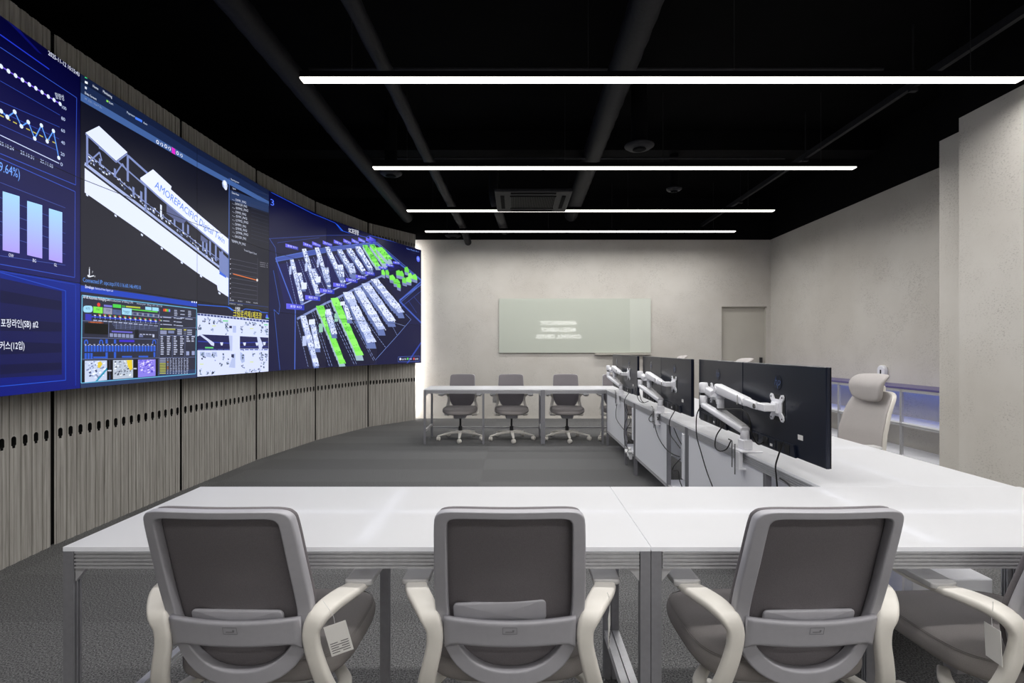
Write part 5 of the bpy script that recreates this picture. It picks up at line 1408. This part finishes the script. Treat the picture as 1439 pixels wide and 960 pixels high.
# ------------------------------------------------------------------ light grey chairs with headrests
def make_exec():
    t = thing('headrest_chair', '', 'chair', (2.3, 3.6, 0), 0, 'headrest office chairs')
    yb = [(.30, -.18), (.50, -.22), (.70, -.235), (.85, -.27), (1.0, -.335)]
    bm_ = lambda u, v, w_: (u, tab(yb, v) + .9 * u * u - w_, v)
    o_ = full([(0, .985), (.09, .983), (.15, .972), (.185, .945), (.205, .88), (.222, .75), (.225, .62), (.21, .54), (.15, .50), (0, .49)])
    i_ = full([(0, .972), (.09, .970), (.142, .960), (.172, .936), (.190, .875), (.206, .75), (.209, .62), (.195, .556), (.14, .517), (0, .506)])
    MB().ring(o_, i_, .030, lambda u, v, w_: bm_(u, v, w_ + .008), .008).build('back_frame', M['offwhite'], t, 'warm white back frame')
    MB().plate([(x * .995, (z_ - .73) * .995 + .73) for x, z_ in o_], .012, lambda u, v, w_: bm_(u, v, w_ - .012), .005).build('mesh_back', M['lightmesh'], t, 'light grey mesh back')
    hr = [(p[0], p[1]) for p in smooth_path([(x, y, 0) for x, y in ((.155, -.03), (.165, .04), (.150, .085), (.08, .098), (-.08, .098), (-.150, .085), (-.165, .04), (-.155, -.03), (-.13, -.075), (-.06, -.095), (.06, -.095), (.13, -.075))], 3, True)]
    h_ = MB().plate(hr, .036, lambda u, v, w_: (u, -.255 + 1.5 * u * u - w_ - .0 - (1.6 * max(v, 0) ** 2 * 4), 1.005 + v), .014, .0, .012).build('headrest', M['lightmesh'], t)
    MB().box(-.035, .035, -.345, -.300, .93, 1.02, 0, .008).build('headrest_bracket', M['offwhite'], t)
    so = []
    for i in range(36):
        a = 2 * PI * i / 36; ca, sa = math.cos(a), math.sin(a)
        so.append((.245 * math.copysign(abs(ca) ** .6, ca), .24 * math.copysign(abs(sa) ** .6, sa) + .04))
    MB().plate(so, .06, lambda u, v, w_: (u, v, .43 + w_ - .02 * max(0, (v - .1) / .15) ** 2), .025, .012).build('seat', M['lightmesh'], t)
    MB().plate([(u * .85, (v - .04) * .85 + .03) for u, v in so], .02, lambda u, v, w_: (u, v, .388 + w_), .008).build('seat_pan', M['pad'], t)
    MB().box(-.09, .09, -.14, .1, .31, .377, 0, .015).sweep(smooth_path([(0, -.12, .345), (0, -.21, .38), (0, -.262, .47), (0, -.275, .60), (0, -.285, .72)], 4), [rrect(.035, .014, .008)] * 17, (1, 0, 0)).build('mechanism', M['plastic'], t)
    for s_ in (-1, 1):
        a = MB().sweep(smooth_path([(s_ * .15, 0, .36), (s_ * .255, .0, .37), (s_ * .275, .0, .45), (s_ * .275, 0, .62)], 5), [rrect(.018, .014, .008)] * 16, (0, 1, 0)).build('armrest', M['offwhite'], t)
        MB().box(s_ * .275 - .045, s_ * .275 + .045, -.12, .13, .621, .643, 0, .010).build('arm_pad', M['pad'], a)
    MB().cyl((0, 0, .128), .027, .06, 'z', 20).cyl((0, 0, .188), .014, .125, 'z', 16).build('gas_lift', M['dark'], t)
    base_parts(t, M['offwhite'], .93)
    return t
ex = make_exec(); ex['label'] = 'light grey mesh headrest chair right of the nearest monitor'
ex.location = (2.27, 3.60, 0); ex.rotation_euler = (0, 0, PI / 2)
e2 = dup(ex, 'light grey headrest just showing above the two nearest monitors', (2.27, 5.58, 0), PI / 2)
e3 = dup(ex, 'light grey headrest just showing above the middle monitors', (2.27, 7.68, 0), PI / 2)
for e_ in (e2, e3):
    for c in kids(e_):
        if c.name.startswith('headrest') : c.location.z += .075
